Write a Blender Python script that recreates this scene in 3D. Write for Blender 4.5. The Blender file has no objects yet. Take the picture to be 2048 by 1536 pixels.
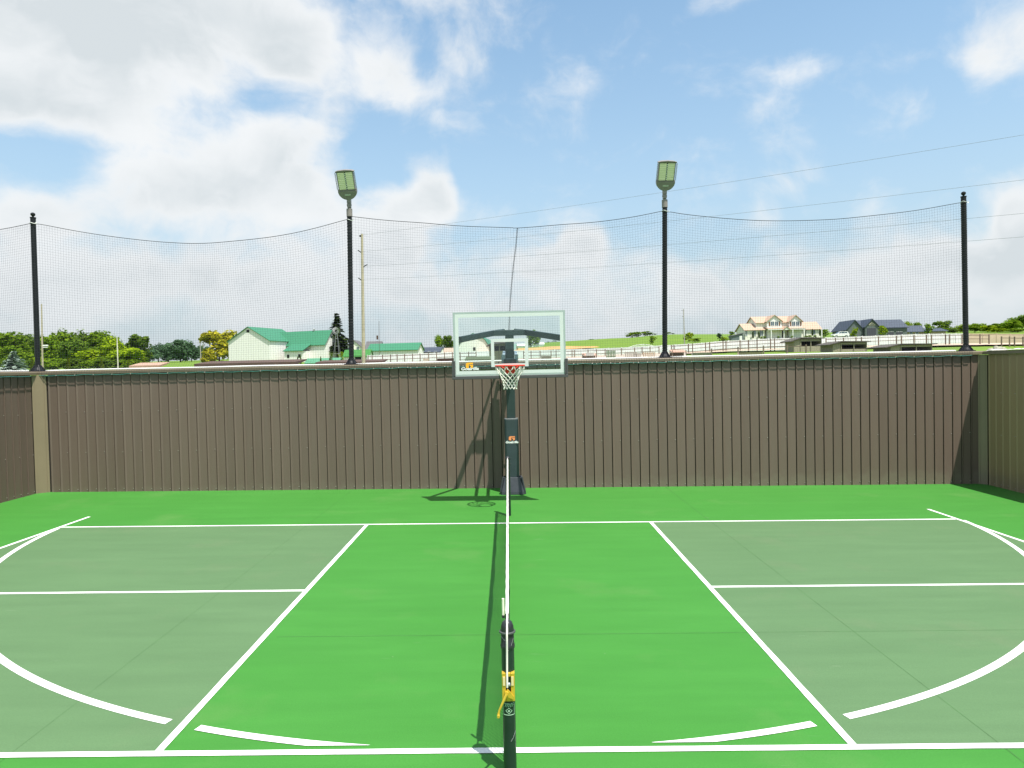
import bpy, math, random
from mathutils import Matrix, Vector, noise
random.seed(7)
R = math.radians
SC = bpy.context.scene
COL = SC.collection

# ---------------------------------------------------------------- camera
FPX, CAMX, CAMH = 1367.5, 0.081, 2.31
PITCH, ROLL, YAW = -0.02348, 0.02185, 0.00097
cam_d = bpy.data.cameras.new('camera')
cam = bpy.data.objects.new('camera', cam_d); COL.objects.link(cam)
cam_d.sensor_width = 36.0; cam_d.lens = 36.0 * FPX / 2048.0
cam_d.clip_start = 0.1; cam_d.clip_end = 9000
_fw = Vector((math.sin(YAW)*math.cos(PITCH), math.cos(YAW)*math.cos(PITCH), math.sin(PITCH)))
_rt = Vector((math.cos(YAW), -math.sin(YAW), 0)); _up = _rt.cross(_fw)
_r2 = _rt*math.cos(ROLL) - _up*math.sin(ROLL); _u2 = _rt*math.sin(ROLL) + _up*math.cos(ROLL)
cam.matrix_world = Matrix(((_r2.x,_u2.x,-_fw.x,CAMX),(_r2.y,_u2.y,-_fw.y,0),(_r2.z,_u2.z,-_fw.z,CAMH),(0,0,0,1)))
SC.camera = cam

def raydir(u, v):
    return _r2*((u-1024)/FPX) + _u2*((768-v)/FPX) + _fw
def at(u, v, d):
    """point of the place at ground distance d (metres along y) in direction (u, v)"""
    r = raydir(u, v); k = d/r.y
    return Vector((CAMX+r.x*k, d, CAMH+r.z*k))
def ux(u, d):
    return at(u, 736-.0219*(u-1022), d).x

# ---------------------------------------------------------------- sun + sky
SUNV = Vector((0.230, -0.335, 1.0)).normalized()
sun_d = bpy.data.lights.new('sun', 'SUN'); sun_d.energy = 5.0; sun_d.angle = R(0.5); sun_d.color = (1.0, 0.955, 0.88)
sun = bpy.data.objects.new('sun', sun_d); COL.objects.link(sun)
sun.rotation_euler = SUNV.to_track_quat('Z', 'Y').to_euler(); sun.location = (5, -8, 25)
EXPOSURE = 0.62
SKY_STRENGTH = 0.15
SC.view_settings.view_transform = 'Standard'; SC.view_settings.look = 'None'
SC.view_settings.exposure = EXPOSURE; SC.view_settings.gamma = 1.0; SC.view_settings.use_curve_mapping = False

def make_world():
    w = bpy.data.worlds.new('World'); SC.world = w; w.use_nodes = True
    nt = w.node_tree; N = nt.nodes; L = nt.links; N.clear()
    def nd(t, **k):
        n = N.new(t)
        for a, b in k.items(): setattr(n, a, b)
        return n
    def sock(x, s):
        if hasattr(x, 'is_output') or isinstance(x, bpy.types.NodeSocket): L.new(x, s)
        else: s.default_value = x
    def m(op, a, b=0.0, c=0.0, clamp=False):
        n = nd('ShaderNodeMath', operation=op, use_clamp=clamp)
        sock(a, n.inputs[0]); sock(b, n.inputs[1])
        if len(n.inputs) > 2: sock(c, n.inputs[2])
        return n.outputs[0]
    out = nd('ShaderNodeOutputWorld'); bg = nd('ShaderNodeBackground'); bg.inputs['Strength'].default_value = SKY_STRENGTH
    L.new(bg.outputs[0], out.inputs[0])
    sky = nd('ShaderNodeTexSky', sky_type='NISHITA'); sky.sun_disc = False
    sky.sun_elevation = math.asin(SUNV.z); sky.sun_rotation = math.atan2(SUNV.x, SUNV.y)
    sky.air_density = 1.0; sky.dust_density = 1.4; sky.ozone_density = 1.4; sky.altitude = 200
    tc = nd('ShaderNodeTexCoord'); D = tc.outputs['Generated']
    sep = nd('ShaderNodeSeparateXYZ'); L.new(D, sep.inputs[0])
    # cloud field: stretched 3-d noise on the direction, domain-warped
    def vadd(a, b, op='ADD'):
        n = nd('ShaderNodeVectorMath', operation=op); sock(a, n.inputs[0]); sock(b, n.inputs[1]); return n.outputs[0]
    warp = nd('ShaderNodeTexNoise'); warp.inputs['Scale'].default_value = 5.0; warp.inputs['Detail'].default_value = 3
    L.new(D, warp.inputs['Vector'])
    wv = vadd(warp.outputs['Color'], (0.5, 0.5, 0.5), 'SUBTRACT')
    sc_ = nd('ShaderNodeVectorMath', operation='SCALE'); L.new(wv, sc_.inputs[0]); sc_.inputs['Scale'].default_value = 0.13
    P0 = vadd(D, sc_.outputs[0])
    P1 = vadd(P0, (1.0, 1.0, 1.75), 'MULTIPLY')
    def fbm(vec, scale, detail, rough):
        n = nd('ShaderNodeTexNoise'); n.inputs['Scale'].default_value = scale; n.inputs['Detail'].default_value = detail
        n.inputs['Roughness'].default_value = rough; L.new(vec, n.inputs['Vector']); return n.outputs['Fac']
    f1 = fbm(P1, 5.2, 7, 0.58)
    f2 = fbm(vadd(P1, (0.03, -0.02, 0.10)), 5.2, 4, 0.5)      # the same field a little nearer the sun
    f3 = fbm(P0, 17.0, 5, 0.62)
    # where this day's clouds stand: a smooth field over bearing and elevation, kept as products of curves
    import numpy as np
    ell = [(240,40,380,140,.52),(585,125,70,70,.30),(120,205,260,90,.40),(480,330,170,80,.30),(280,390,220,65,.34),(620,385,95,85,.27),(560,285,60,35,.14),(40,425,90,45,.26),
           (760,150,62,55,.24),(925,125,45,38,.19),(815,195,60,32,.15),(645,245,60,70,.14),(872,370,38,48,.46),(838,432,85,36,.40),(700,420,60,50,.12),
           (350,535,230,50,.18),(520,570,300,60,.16),(130,560,130,80,.12),(760,505,95,40,.24),(900,595,130,40,.18),
           (1180,478,38,40,.36),(1085,520,95,35,.30),(1390,545,65,35,.28),(1300,500,28,25,.16),(1500,590,250,40,.20),(1850,520,140,45,.28),(2035,450,55,75,.42),(1990,560,90,60,.26),(2120,480,60,90,.3),
           (2040,55,95,75,.30),(1955,112,90,34,.19),(1985,150,50,26,.12),(1600,150,52,22,.17),(1850,225,52,28,.16),(1795,250,44,15,.11),(1605,355,75,20,.19),(1560,385,46,20,.14),(1742,415,40,20,.19),(1512,432,34,17,.17),
           (1430,4,70,24,.26),(1275,4,34,18,.14),(1910,5,36,14,.13),(1570,300,50,20,.07),
           (80,298,100,34,-.26),(555,212,75,28,-.17),(110,362,95,22,-.14),(400,222,70,20,-.10),(680,520,40,30,-.10),(930,480,60,25,-.12),(1440,480,80,30,-.08),(720,330,50,60,-.07)]
    AZ = np.radians(np.linspace(-52, 52, 161)); EL = np.radians(np.linspace(-8, 44, 105))
    A2, E2 = np.meshgrid(AZ, EL)
    dx, dy, dz = np.sin(A2)*np.cos(E2), np.cos(A2)*np.cos(E2), np.sin(E2)
    cr = lambda q: dx*q.x+dy*q.y+dz*q.z
    zc = np.maximum(cr(_fw), .15); UU = 1024+FPX*cr(_r2)/zc; VV = 768-FPX*cr(_u2)/zc
    low = 1/(1+np.exp(-(VV-455)/28.0)); lf = 1/(1+np.exp((UU-640)/70.0)); FLD = (-.225+.085*lf)*(1-low)-.050*low
    for (u, v, ru, rv, wg) in ell: FLD = FLD+wg*np.exp(-((UU-u)/ru)**2-((VV-v)/rv)**2)
    OUT_ = -.06                                                   # broken cloud over the rest of the sky
    win = np.clip((np.radians(50)-np.abs(A2))/np.radians(9), 0, 1)*np.clip((np.radians(42)-E2)/np.radians(8), 0, 1)
    FLD = (FLD-OUT_)*win
    Us, Ss, Vt = np.linalg.svd(FLD, full_matrices=False); RK = 12
    az = m('MULTIPLY_ADD', m('ARCTAN2', sep.outputs[0], sep.outputs[1]), 1/(AZ[-1]-AZ[0]), .5, clamp=True)
    el = m('MULTIPLY_ADD', m('ARCSINE', sep.outputs[2]), 1/(EL[-1]-EL[0]), -EL[0]/(EL[-1]-EL[0]), clamp=True)
    # ragged edges: the position itself is jittered before the look-up
    wz = nd('ShaderNodeSeparateXYZ'); L.new(warp.outputs['Color'], wz.inputs[0])
    az = m('MULTIPLY_ADD', m('SUBTRACT', wz.outputs[0], .5), .045, az, clamp=True); el = m('MULTIPLY_ADD', m('SUBTRACT', wz.outputs[1], .5), .060, el, clamp=True)
    def curves(fac, cols):
        n = nd('ShaderNodeRGBCurve'); cb = nd('ShaderNodeCombineXYZ')
        for i in range(3): L.new(fac, cb.inputs[i])
        L.new(cb.outputs[0], n.inputs['Color']); mp = n.mapping; mp.use_clip = False; scs = []
        for i in range(3):
            c = cols[i]; k = max(1e-6, float(np.abs(c).max())); scs.append(k); y = c/k*.5+.5; cv = mp.curves[i]; N_ = 64
            xs = np.linspace(0, 1, N_); ys = np.interp(xs, np.linspace(0,1,len(y)), y)
            cv.points[0].location = (0, float(ys[0])); cv.points[1].location = (1, float(ys[-1]))
            for x_, y_ in zip(xs[1:-1], ys[1:-1]): cv.points.new(float(x_), float(y_))
        mp.update(); o = nd('ShaderNodeVectorMath', operation='MULTIPLY_ADD'); L.new(n.outputs[0], o.inputs[0]); o.inputs[1].default_value = (2,2,2); o.inputs[2].default_value = (-1,-1,-1)
        return o.outputs[0], scs
    bias = None
    for g in range(0, RK, 3):
        ca, ka = curves(az, [Vt[g+i] for i in range(3)]); ce, ke = curves(el, [Us[:, g+i] for i in range(3)])
        pr_ = nd('ShaderNodeVectorMath', operation='MULTIPLY'); L.new(ca, pr_.inputs[0]); L.new(ce, pr_.inputs[1])
        dt = nd('ShaderNodeVectorMath', operation='DOT_PRODUCT'); L.new(pr_.outputs[0], dt.inputs[0]); dt.inputs[1].default_value = [float(Ss[g+i]*ka[i]*ke[i]) for i in range(3)]
        bias = dt.outputs['Value'] if bias is None else m('ADD', bias, dt.outputs['Value'])
    dens = m('ADD', m('MULTIPLY_ADD', f1, 0.80, m('MULTIPLY_ADD', f3, 0.30, .5-.40-.15+OUT_)), bias)
    al = nd('ShaderNodeMapRange', interpolation_type='SMOOTHSTEP'); L.new(dens, al.inputs['Value'])
    al.inputs['From Min'].default_value = 0.285; al.inputs['From Max'].default_value = 0.62
    al.inputs['To Min'].default_value = 0.0; al.inputs['To Max'].default_value = 0.97
    thick = nd('ShaderNodeMapRange', interpolation_type='SMOOTHSTEP'); L.new(dens, thick.inputs['Value'])
    thick.inputs['From Min'].default_value = 0.55; thick.inputs['From Max'].default_value = 0.78
    lit = m('MULTIPLY_ADD', m('SUBTRACT', f1, f2), 2.0, 0.52, clamp=True)
    shade = m('MULTIPLY', m('SUBTRACT', 1.0, lit, clamp=True), m('MULTIPLY_ADD', thick.outputs[0], 1.15, 0.30), clamp=True)
    cc = nd('ShaderNodeMix', data_type='RGBA'); L.new(shade, cc.inputs['Factor'])
    cc.inputs['A'].default_value = (4.12, 4.2, 4.25, 1); cc.inputs['B'].default_value = (3.05, 3.28, 3.40, 1)
    # thin haze near the horizon lifts the clear sky
    hz2 = m('MULTIPLY', m('POWER', m('SUBTRACT', 1.0, m('ABSOLUTE', sep.outputs[2]), clamp=True), 3.0), 1.0, clamp=True)
    skc = nd('ShaderNodeMix', data_type='RGBA'); L.new(hz2, skc.inputs['Factor'])
    tint = nd('ShaderNodeMix', data_type='RGBA', blend_type='MULTIPLY'); tint.inputs['Factor'].default_value = 1.0
    L.new(sky.outputs[0], tint.inputs['A']); tint.inputs['B'].default_value = SKY_TINT
    L.new(tint.outputs['Result'], skc.inputs['A']); skc.inputs['B'].default_value = (2.3, 2.75, 3.1, 1)
    mx = nd('ShaderNodeMix', data_type='RGBA'); L.new(al.outputs[0], mx.inputs['Factor'])
    L.new(skc.outputs['Result'], mx.inputs['A']); L.new(cc.outputs['Result'], mx.inputs['B'])
    fin = nd('ShaderNodeMix', data_type='RGBA'); L.new(m('MULTIPLY', m('POWER', m('SUBTRACT', 1.0, m('ABSOLUTE', sep.outputs[2]), clamp=True), 9.0), .85), fin.inputs['Factor'])
    L.new(mx.outputs['Result'], fin.inputs['A']); fin.inputs['B'].default_value = (2.75, 3.05, 3.22, 1)
    L.new(fin.outputs['Result'], bg.inputs['Color'])
bpy.context.scene.cycles.max_bounces = 6; bpy.context.scene.cycles.diffuse_bounces = 3; bpy.context.scene.cycles.transparent_max_bounces = 16
SKY_TINT = (.90, 1.065, 1.0, 1)
make_world()
SC.world.cycles.sampling_method = 'MANUAL'; SC.world.cycles.sample_map_resolution = 256

# ---------------------------------------------------------------- helpers
class MB:
    def __init__(s, M=None): s.v = []; s.f = []; s.M = M
    def _add(s, pts, faces):
        o = len(s.v)
        for p in pts:
            p = Vector(p)
            if s.M is not None: p = s.M @ p
            s.v.append(tuple(p))
        for f in faces: s.f.append(tuple(i+o for i in f))
        return s
    def box(s, c, d, rz=0.0, rx=0.0, ry=0.0):
        hx, hy, hz = d[0]/2, d[1]/2, d[2]/2
        pts = [Vector((a, b, e)) for e in (-hz, hz) for (a, b) in ((-hx,-hy),(hx,-hy),(hx,hy),(-hx,hy))]
        if rz or rx or ry:
            m = Matrix.Rotation(rz,3,'Z') @ Matrix.Rotation(rx,3,'X') @ Matrix.Rotation(ry,3,'Y'); pts = [m @ p for p in pts]
        pts = [p+Vector(c) for p in pts]
        return s._add(pts, [(3,2,1,0),(4,5,6,7),(0,1,5,4),(1,2,6,5),(2,3,7,6),(3,0,4,7)])
    def b2(s, x0,x1,y0,y1,z0,z1): return s.box(((x0+x1)/2,(y0+y1)/2,(z0+z1)/2),(x1-x0,y1-y0,z1-z0))
    def face(s, pts): return s._add(pts, [tuple(range(len(pts)))])
    def prism(s, prof, a, b, axis='y'):
        """profile in the plane across the axis (x,z for y; y,z for x; x,y for z) swept from a to b"""
        n = len(prof)
        def mk(p, t): return (p[0],t,p[1]) if axis=='y' else ((t,p[0],p[1]) if axis=='x' else (p[0],p[1],t))
        pts = [mk(p,a) for p in prof]+[mk(p,b) for p in prof]
        fs = [tuple(range(n-1,-1,-1)), tuple(range(n,2*n))]+[(i,(i+1)%n,n+(i+1)%n,n+i) for i in range(n)]
        return s._add(pts, fs)
    def tube(s, path, r, n=6, cap=True, closed=False):
        path = [Vector(p) for p in path]; k = len(path); rs = r if isinstance(r,(list,tuple)) else [r]*k
        pts = []; ref = None
        for i, p in enumerate(path):
            if closed: t = path[(i+1)%k]-path[i-1]
            else: t = path[min(i+1,k-1)]-path[max(i-1,0)]
            t.normalize()
            if ref is None: ref = Vector((0,0,1)) if abs(t.z) < .9 else Vector((1,0,0))
            a = ref - t*ref.dot(t)
            if a.length < 1e-4: a = Vector((1,0,0)) - t*t.x
            a.normalize(); ref = a; b = t.cross(a)
            for j in range(n):
                an = 2*math.pi*j/n; pts.append(p + (a*math.cos(an)+b*math.sin(an))*rs[i])
        fs = []
        for i in range(k if closed else k-1):
            i2 = (i+1)%k
            for j in range(n): fs.append((i*n+j, i*n+(j+1)%n, i2*n+(j+1)%n, i2*n+j))
        if cap and not closed: fs.append(tuple(range(n-1,-1,-1))); fs.append(tuple(range((k-1)*n, k*n)))
        return s._add(pts, fs)
    def lathe(s, prof, n=16, c=(0,0,0)):
        pts = []; k = len(prof)
        for (r, z) in prof:
            for j in range(n):
                an = 2*math.pi*j/n; pts.append((c[0]+r*math.cos(an), c[1]+r*math.sin(an), c[2]+z))
        fs = [(i*n+j, i*n+(j+1)%n, (i+1)*n+(j+1)%n, (i+1)*n+j) for i in range(k-1) for j in range(n)]
        fs.append(tuple(range(n-1,-1,-1))); fs.append(tuple(range((k-1)*n, k*n)))
        return s._add(pts, fs)
    def mesh(s, name):
        me = bpy.data.meshes.new(name); me.from_pydata(s.v, [], s.f); me.update(); return me
    def build(s, name, mat, parent=None, smooth=False, bevel=0.0):
        me = s.mesh(name)
        if smooth:
            me.polygons.foreach_set('use_smooth', [True]*len(me.polygons))
            if hasattr(me, 'set_sharp_from_angle'): me.set_sharp_from_angle(angle=R(38))
        o = link(name, me, mat, parent)
        if bevel:
            b = o.modifiers.new('bevel','BEVEL'); b.width = bevel; b.segments = 2; b.limit_method = 'ANGLE'; b.angle_limit = R(40)
        return o
def link(name, me, mat, parent=None):
    if mat is not None and len(me.materials) == 0: me.materials.append(mat)
    o = bpy.data.objects.new(name, me); COL.objects.link(o)
    if parent is not None: o.parent = parent
    return o
def tag(o, label, cat, group=None, kind=None):
    o['label'] = label; o['category'] = cat
    if group: o['group'] = group
    if kind: o['kind'] = kind
    return o
def thing(name, label, cat, loc=(0,0,0), rz=0.0, group=None):
    o = bpy.data.objects.new(name, None); COL.objects.link(o); o.empty_display_size = .2
    o.location = loc; o.rotation_euler = (0,0,rz); return tag(o, label, cat, group)
def struct(o): o['kind'] = 'structure'; return o
def copy_tree(o, parent=None):
    c = o.copy(); COL.objects.link(c); c.parent = parent
    for ch in list(o.children): copy_tree(ch, c)
    return c
def text_mesh(name, txt, size, mat, parent, M, ext=0.002, shear=0.0, spacing=1.0, align='CENTER', bold=0.0):
    cu = bpy.data.curves.new(name, 'FONT'); cu.body = txt; cu.size = size; cu.extrude = ext; cu.align_x = align; cu.shear = shear
    cu.space_character = spacing; cu.offset = bold; cu.resolution_u = 3
    t = bpy.data.objects.new(name, cu); COL.objects.link(t)
    bpy.context.view_layer.update()
    me = bpy.data.meshes.new_from_object(t.evaluated_get(bpy.context.evaluated_depsgraph_get()))
    bpy.data.objects.remove(t); me.transform(M); me.name = name; me.materials.clear()
    return link(name, me, mat, parent)

# ---------------------------------------------------------------- materials
MATS = {}
def pm(name, col, rough=0.6, var=0.12, scale=4.0, bump=0.0, bscale=40.0, metal=0.0, spec=0.4, objvar=0.0, sec=None, secfac=0.5, stretch=None, coat=0.0):
    if name in MATS: return MATS[name]
    mt = bpy.data.materials.new(name); mt.use_nodes = True; nt = mt.node_tree; N = nt.nodes; L = nt.links
    b = N['Principled BSDF']; b.inputs['Roughness'].default_value = rough; b.inputs['Metallic'].default_value = metal
    b.inputs['Specular IOR Level'].default_value = spec
    if coat: b.inputs['Coat Weight'].default_value = coat
    tc = N.new('ShaderNodeTexCoord'); vec = tc.outputs['Object']
    if stretch:
        mp = N.new('ShaderNodeMapping'); mp.inputs['Scale'].default_value = stretch; L.new(vec, mp.inputs[0]); vec = mp.outputs[0]
    nz = N.new('ShaderNodeTexNoise'); nz.inputs['Scale'].default_value = scale; nz.inputs['Detail'].default_value = 5; nz.inputs['Roughness'].default_value = .6
    L.new(vec, nz.inputs['Vector'])
    rg = N.new('ShaderNodeMapRange'); rg.inputs['From Min'].default_value = .3; rg.inputs['From Max'].default_value = .7; L.new(nz.outputs['Fac'], rg.inputs['Value'])
    mx = N.new('ShaderNodeMix'); mx.data_type = 'RGBA'; L.new(rg.outputs[0], mx.inputs['Factor'])
    c2 = sec if sec else tuple(min(1, c*(1+var)) for c in col)
    c1 = col if sec else tuple(c*(1-var) for c in col)
    mx.inputs['A'].default_value = (*c1, 1); mx.inputs['B'].default_value = (*c2, 1)
    res = mx.outputs['Result']
    if objvar:
        oi = N.new('ShaderNodeObjectInfo'); hs = N.new('ShaderNodeHueSaturation')
        r2 = N.new('ShaderNodeMapRange'); r2.inputs['To Min'].default_value = 1-objvar; r2.inputs['To Max'].default_value = 1+objvar
        L.new(oi.outputs['Random'], r2.inputs['Value']); L.new(r2.outputs[0], hs.inputs['Value']); L.new(res, hs.inputs['Color']); res = hs.outputs[0]
    L.new(res, b.inputs['Base Color'])
    rr = N.new('ShaderNodeMapRange'); rr.inputs['To Min'].default_value = max(0,rough-.08); rr.inputs['To Max'].default_value = min(1,rough+.08)
    L.new(nz.outputs['Fac'], rr.inputs['Value']); L.new(rr.outputs[0], b.inputs['Roughness'])
    if bump:
        n2 = N.new('ShaderNodeTexNoise'); n2.inputs['Scale'].default_value = bscale; n2.inputs['Detail'].default_value = 4; L.new(vec, n2.inputs['Vector'])
        bp = N.new('ShaderNodeBump'); bp.inputs['Strength'].default_value = bump; bp.inputs['Distance'].default_value = .02
        L.new(n2.outputs['Fac'], bp.inputs['Height']); L.new(bp.outputs[0], b.inputs['Normal'])
    MATS[name] = mt; return mt
def leafmat(name, col, col2, trans=0.35):
    if name in MATS: return MATS[name]
    mt = bpy.data.materials.new(name); mt.use_nodes = True; nt = mt.node_tree; N = nt.nodes; L = nt.links; N.clear()
    out = N.new('ShaderNodeOutputMaterial'); d = N.new('ShaderNodeBsdfDiffuse'); t = N.new('ShaderNodeBsdfTranslucent'); s = N.new('ShaderNodeMixShader')
    ge = N.new('ShaderNodeNewGeometry'); mx = N.new('ShaderNodeMix'); mx.data_type = 'RGBA'
    L.new(ge.outputs['Random Per Island'], mx.inputs['Factor']); mx.inputs['A'].default_value = (*col,1); mx.inputs['B'].default_value = (*col2,1)
    oi = N.new('ShaderNodeObjectInfo'); hs = N.new('ShaderNodeHueSaturation')
    r2 = N.new('ShaderNodeMapRange'); r2.inputs['To Min'].default_value = .85; r2.inputs['To Max'].default_value = 1.15
    L.new(oi.outputs['Random'], r2.inputs['Value']); L.new(r2.outputs[0], hs.inputs['Value']); L.new(mx.outputs['Result'], hs.inputs['Color'])
    L.new(hs.outputs[0], d.inputs[0]); L.new(hs.outputs[0], t.inputs[0]); s.inputs[0].default_value = trans
    L.new(d.outputs[0], s.inputs[1]); L.new(t.outputs[0], s.inputs[2]); L.new(s.outputs[0], out.inputs[0])
    MATS[name] = mt; return mt
# ================================================================ the court
TILT = 0.01304                                    # the slab drains to the right
def courtmat(name, base, sec, dirt):
    mt = bpy.data.materials.new(name); mt.use_nodes = True; nt = mt.node_tree; N = nt.nodes; L = nt.links
    b = N['Principled BSDF']; b.inputs['Roughness'].default_value = .62; b.inputs['Specular IOR Level'].default_value = .3
    tc = N.new('ShaderNodeTexCoord')
    def noi(scale, det, st=(1,1,1), ro=.6):
        mp = N.new('ShaderNodeMapping'); mp.inputs['Scale'].default_value = st; L.new(tc.outputs['Object'], mp.inputs[0])
        n = N.new('ShaderNodeTexNoise'); n.inputs['Scale'].default_value = scale; n.inputs['Detail'].default_value = det; n.inputs['Roughness'].default_value = ro
        L.new(mp.outputs[0], n.inputs['Vector']); return n.outputs['Fac']
    def rng(v, a, b_, c=0., d=1.):
        r = N.new('ShaderNodeMapRange'); L.new(v, r.inputs['Value']); r.inputs['From Min'].default_value = a; r.inputs['From Max'].default_value = b_
        r.inputs['To Min'].default_value = c; r.inputs['To Max'].default_value = d; return r.outputs[0]
    def mix(fac, A, B, bt='MIX'):
        x = N.new('ShaderNodeMix'); x.data_type = 'RGBA'; x.blend_type = bt
        if isinstance(fac, float): x.inputs['Factor'].default_value = fac
        else: L.new(fac, x.inputs['Factor'])
        for s, c in (('A', A), ('B', B)):
            if isinstance(c, tuple): x.inputs[s].default_value = (*c, 1)
            else: L.new(c, x.inputs[s])
        return x.outputs['Result']
    c = mix(rng(noi(.55, 4, (1, 1.6, 1)), .32, .68), base, sec)
    c = mix(rng(noi(2.2, 6, (.35, 2.2, 1)), .35, .7, 0, .75), c, tuple(x*.88 for x in base))      # roller strokes
    c = mix(rng(noi(.8, 6), .56, .74, 0, .65), c, dirt)                                        # worn, dusty patches
    c = mix(rng(noi(95, 2), .3, .7, 0, .30), c, tuple(x*.6 for x in base))                       # sand grain
    vo = N.new('ShaderNodeTexVoronoi'); vo.inputs['Scale'].default_value = 1.7; L.new(tc.outputs['Object'], vo.inputs['Vector'])
    c = mix(rng(vo.outputs['Distance'], .006, .011, .6, 0), c, (.36, .38, .28))                   # specks
    sc = noi(7, 3, (.25, 3.2, 1), .5)
    sc2 = noi(.9, 2)
    mu = N.new('ShaderNodeMath'); mu.operation = 'MULTIPLY'; L.new(rng(sc, .70, .76), mu.inputs[0]); L.new(rng(sc2, .5, .62), mu.inputs[1])
    c = mix(rng(mu.outputs[0], 0, 1, 0, .35), c, (.34, .40, .28))                               # scuffs
    L.new(c, b.inputs['Base Color'])
    n2 = noi(140, 3); bp = N.new('ShaderNodeBump'); bp.inputs['Strength'].default_value = .25; bp.inputs['Distance'].default_value = .004
    L.new(n2, bp.inputs['Height']); L.new(bp.outputs[0], b.inputs['Normal'])
    return mt
M_green = courtmat('acrylic_bright_green', (.0400,.197,.0248), (.047,.212,.030), (.080,.21,.046))
M_grey = courtmat('acrylic_grey_green', (.087,.170,.072), (.096,.182,.079), (.118,.172,.086))
M_line = pm('line_paint_white', (.76,.76,.75), .6, .03, 9, sec=(.66,.67,.65))
def wear(mt):
    N = mt.node_tree.nodes; L = mt.node_tree.links; b_ = N['Principled BSDF']; src = b_.inputs['Base Color'].links[0].from_socket
    tc = N.new('ShaderNodeTexCoord'); n1 = N.new('ShaderNodeTexNoise'); n1.inputs['Scale'].default_value = 3.3; n1.inputs['Detail'].default_value = 9; n1.inputs['Roughness'].default_value = .72; L.new(tc.outputs['Object'], n1.inputs['Vector'])
    r1 = N.new('ShaderNodeMapRange'); L.new(n1.outputs['Fac'], r1.inputs['Value']); r1.inputs['From Min'].default_value = .56; r1.inputs['From Max'].default_value = .74; r1.inputs['To Max'].default_value = .55
    m1 = N.new('ShaderNodeMix'); m1.data_type = 'RGBA'; L.new(r1.outputs[0], m1.inputs['Factor']); L.new(src, m1.inputs['A']); m1.inputs['B'].default_value = (.36,.42,.33,1); L.new(m1.outputs['Result'], b_.inputs['Base Color'])
wear(M_line)
M_joint = pm('joint_sealant', (.050,.135,.040), .8, .5, 3)
b = MB(); b.b2(-9.28, 9.28, -9, 13.32, -.14, 0)
court = struct(b.build('court', M_green)); court.rotation_euler.y = TILT
NEAR, FAR, BASE, KIT = 4.078, 10.124, 6.68, 2.109
LW = .052
def sheet(name, pts, z, mat): 
    bb = MB(); bb.face([(x,y,z) for x,y in pts]); o = bb.build(name, mat, court); return o
for s in (-1, 1):
    xs = sorted((s*KIT, s*BASE)); sheet('painted_area', [(xs[0],NEAR),(xs[1],NEAR),(xs[1],FAR),(xs[0],FAR)], .002, M_grey)
def line(x0, y0, x1, y1):
    # brushed edges: a few millimetres of wander
    wx, wy = x1-x0, y1-y0; n_ = max(2, int(max(wx, wy)/.12)); A_ = []; B_ = []
    for i in range(n_+1):
        f = i/n_; j1 = .0026*noise.noise(Vector((x0*3+f*wx*4, y0*3+f*wy*4, 1))); j2 = .0026*noise.noise(Vector((x0*3+f*wx*4, y0*3+f*wy*4, 9)))
        if wx > wy: A_.append((x0+wx*f, y0+j1)); B_.append((x0+wx*f, y1+j2))
        else: A_.append((x1+j1, y0+wy*f)); B_.append((x0+j2, y0+wy*f))
    sheet('painted_line', A_+B_[::-1], .0042, M_line)
h = LW/2
line(-BASE-h, NEAR-h-.004, BASE+h, NEAR+h); line(-BASE+h+.002, FAR-h, BASE-h-.002, FAR+h)
for s in (-1, 1):
    line(s*KIT-h, NEAR+h+.001, s*KIT+h, FAR-h-.001)
    line(s*BASE-h, NEAR+h+.001, s*BASE+h, 10.84)
    a, c = sorted((s*(KIT+h+.001), s*(BASE-h-.001))); line(a, (NEAR+FAR)/2-h, c, (NEAR+FAR)/2+h)
# three point arc round the hoop, masked clear of the sideline and the kitchen lines
CX, CY, RA = 0.03, 10.78, 6.72
def arc(s, cond, ylo=-99):
    bb = MB(); prev = None
    n = 400
    for i in range(n+1):
        th = math.pi/2*i/n
        pi_ = [CX+s*(RA-.032)*math.cos(th), CY-(RA-.032)*math.sin(th)]; po = [CX+s*(RA+.032)*math.cos(th), CY-(RA+.032)*math.sin(th)]
        if po[1] < ylo: po[1] = ylo
        mid = ((pi_[0]+po[0])/2, (pi_[1]+po[1])/2)
        ok = cond(*mid) and pi_[1] > ylo
        if ok and prev:
            q = [prev[0], prev[1], po, pi_] if s < 0 else [prev[1], prev[0], pi_, po]
            bb.face([(p[0],p[1],.0046) for p in q])
        prev = (pi_, po) if ok else None
    bb.build('painted_arc', M_line, court)
for s in (-1, 1):
    arc(s, lambda x,y: abs(x) > KIT+.105 and y < 10.05 and abs(x) < 6.715)
    arc(s, lambda x,y: abs(x) < KIT-.105, NEAR+.067)
# sawn joints in the slab
for x, w in ((-3.0,.0010), (3.0,.0018)):
    sheet('sawn_joint', [(x-w,-5),(x+w,-5),(x+w,13.09),(x-w,13.09)], .0031, M_joint)
for y in (5.87,):
    sheet('sawn_joint', [(-2.0,y-.0016),(9.1,y-.0016),(9.1,y+.0016),(-2.0,y+.0016)], .0030, M_joint)

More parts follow.
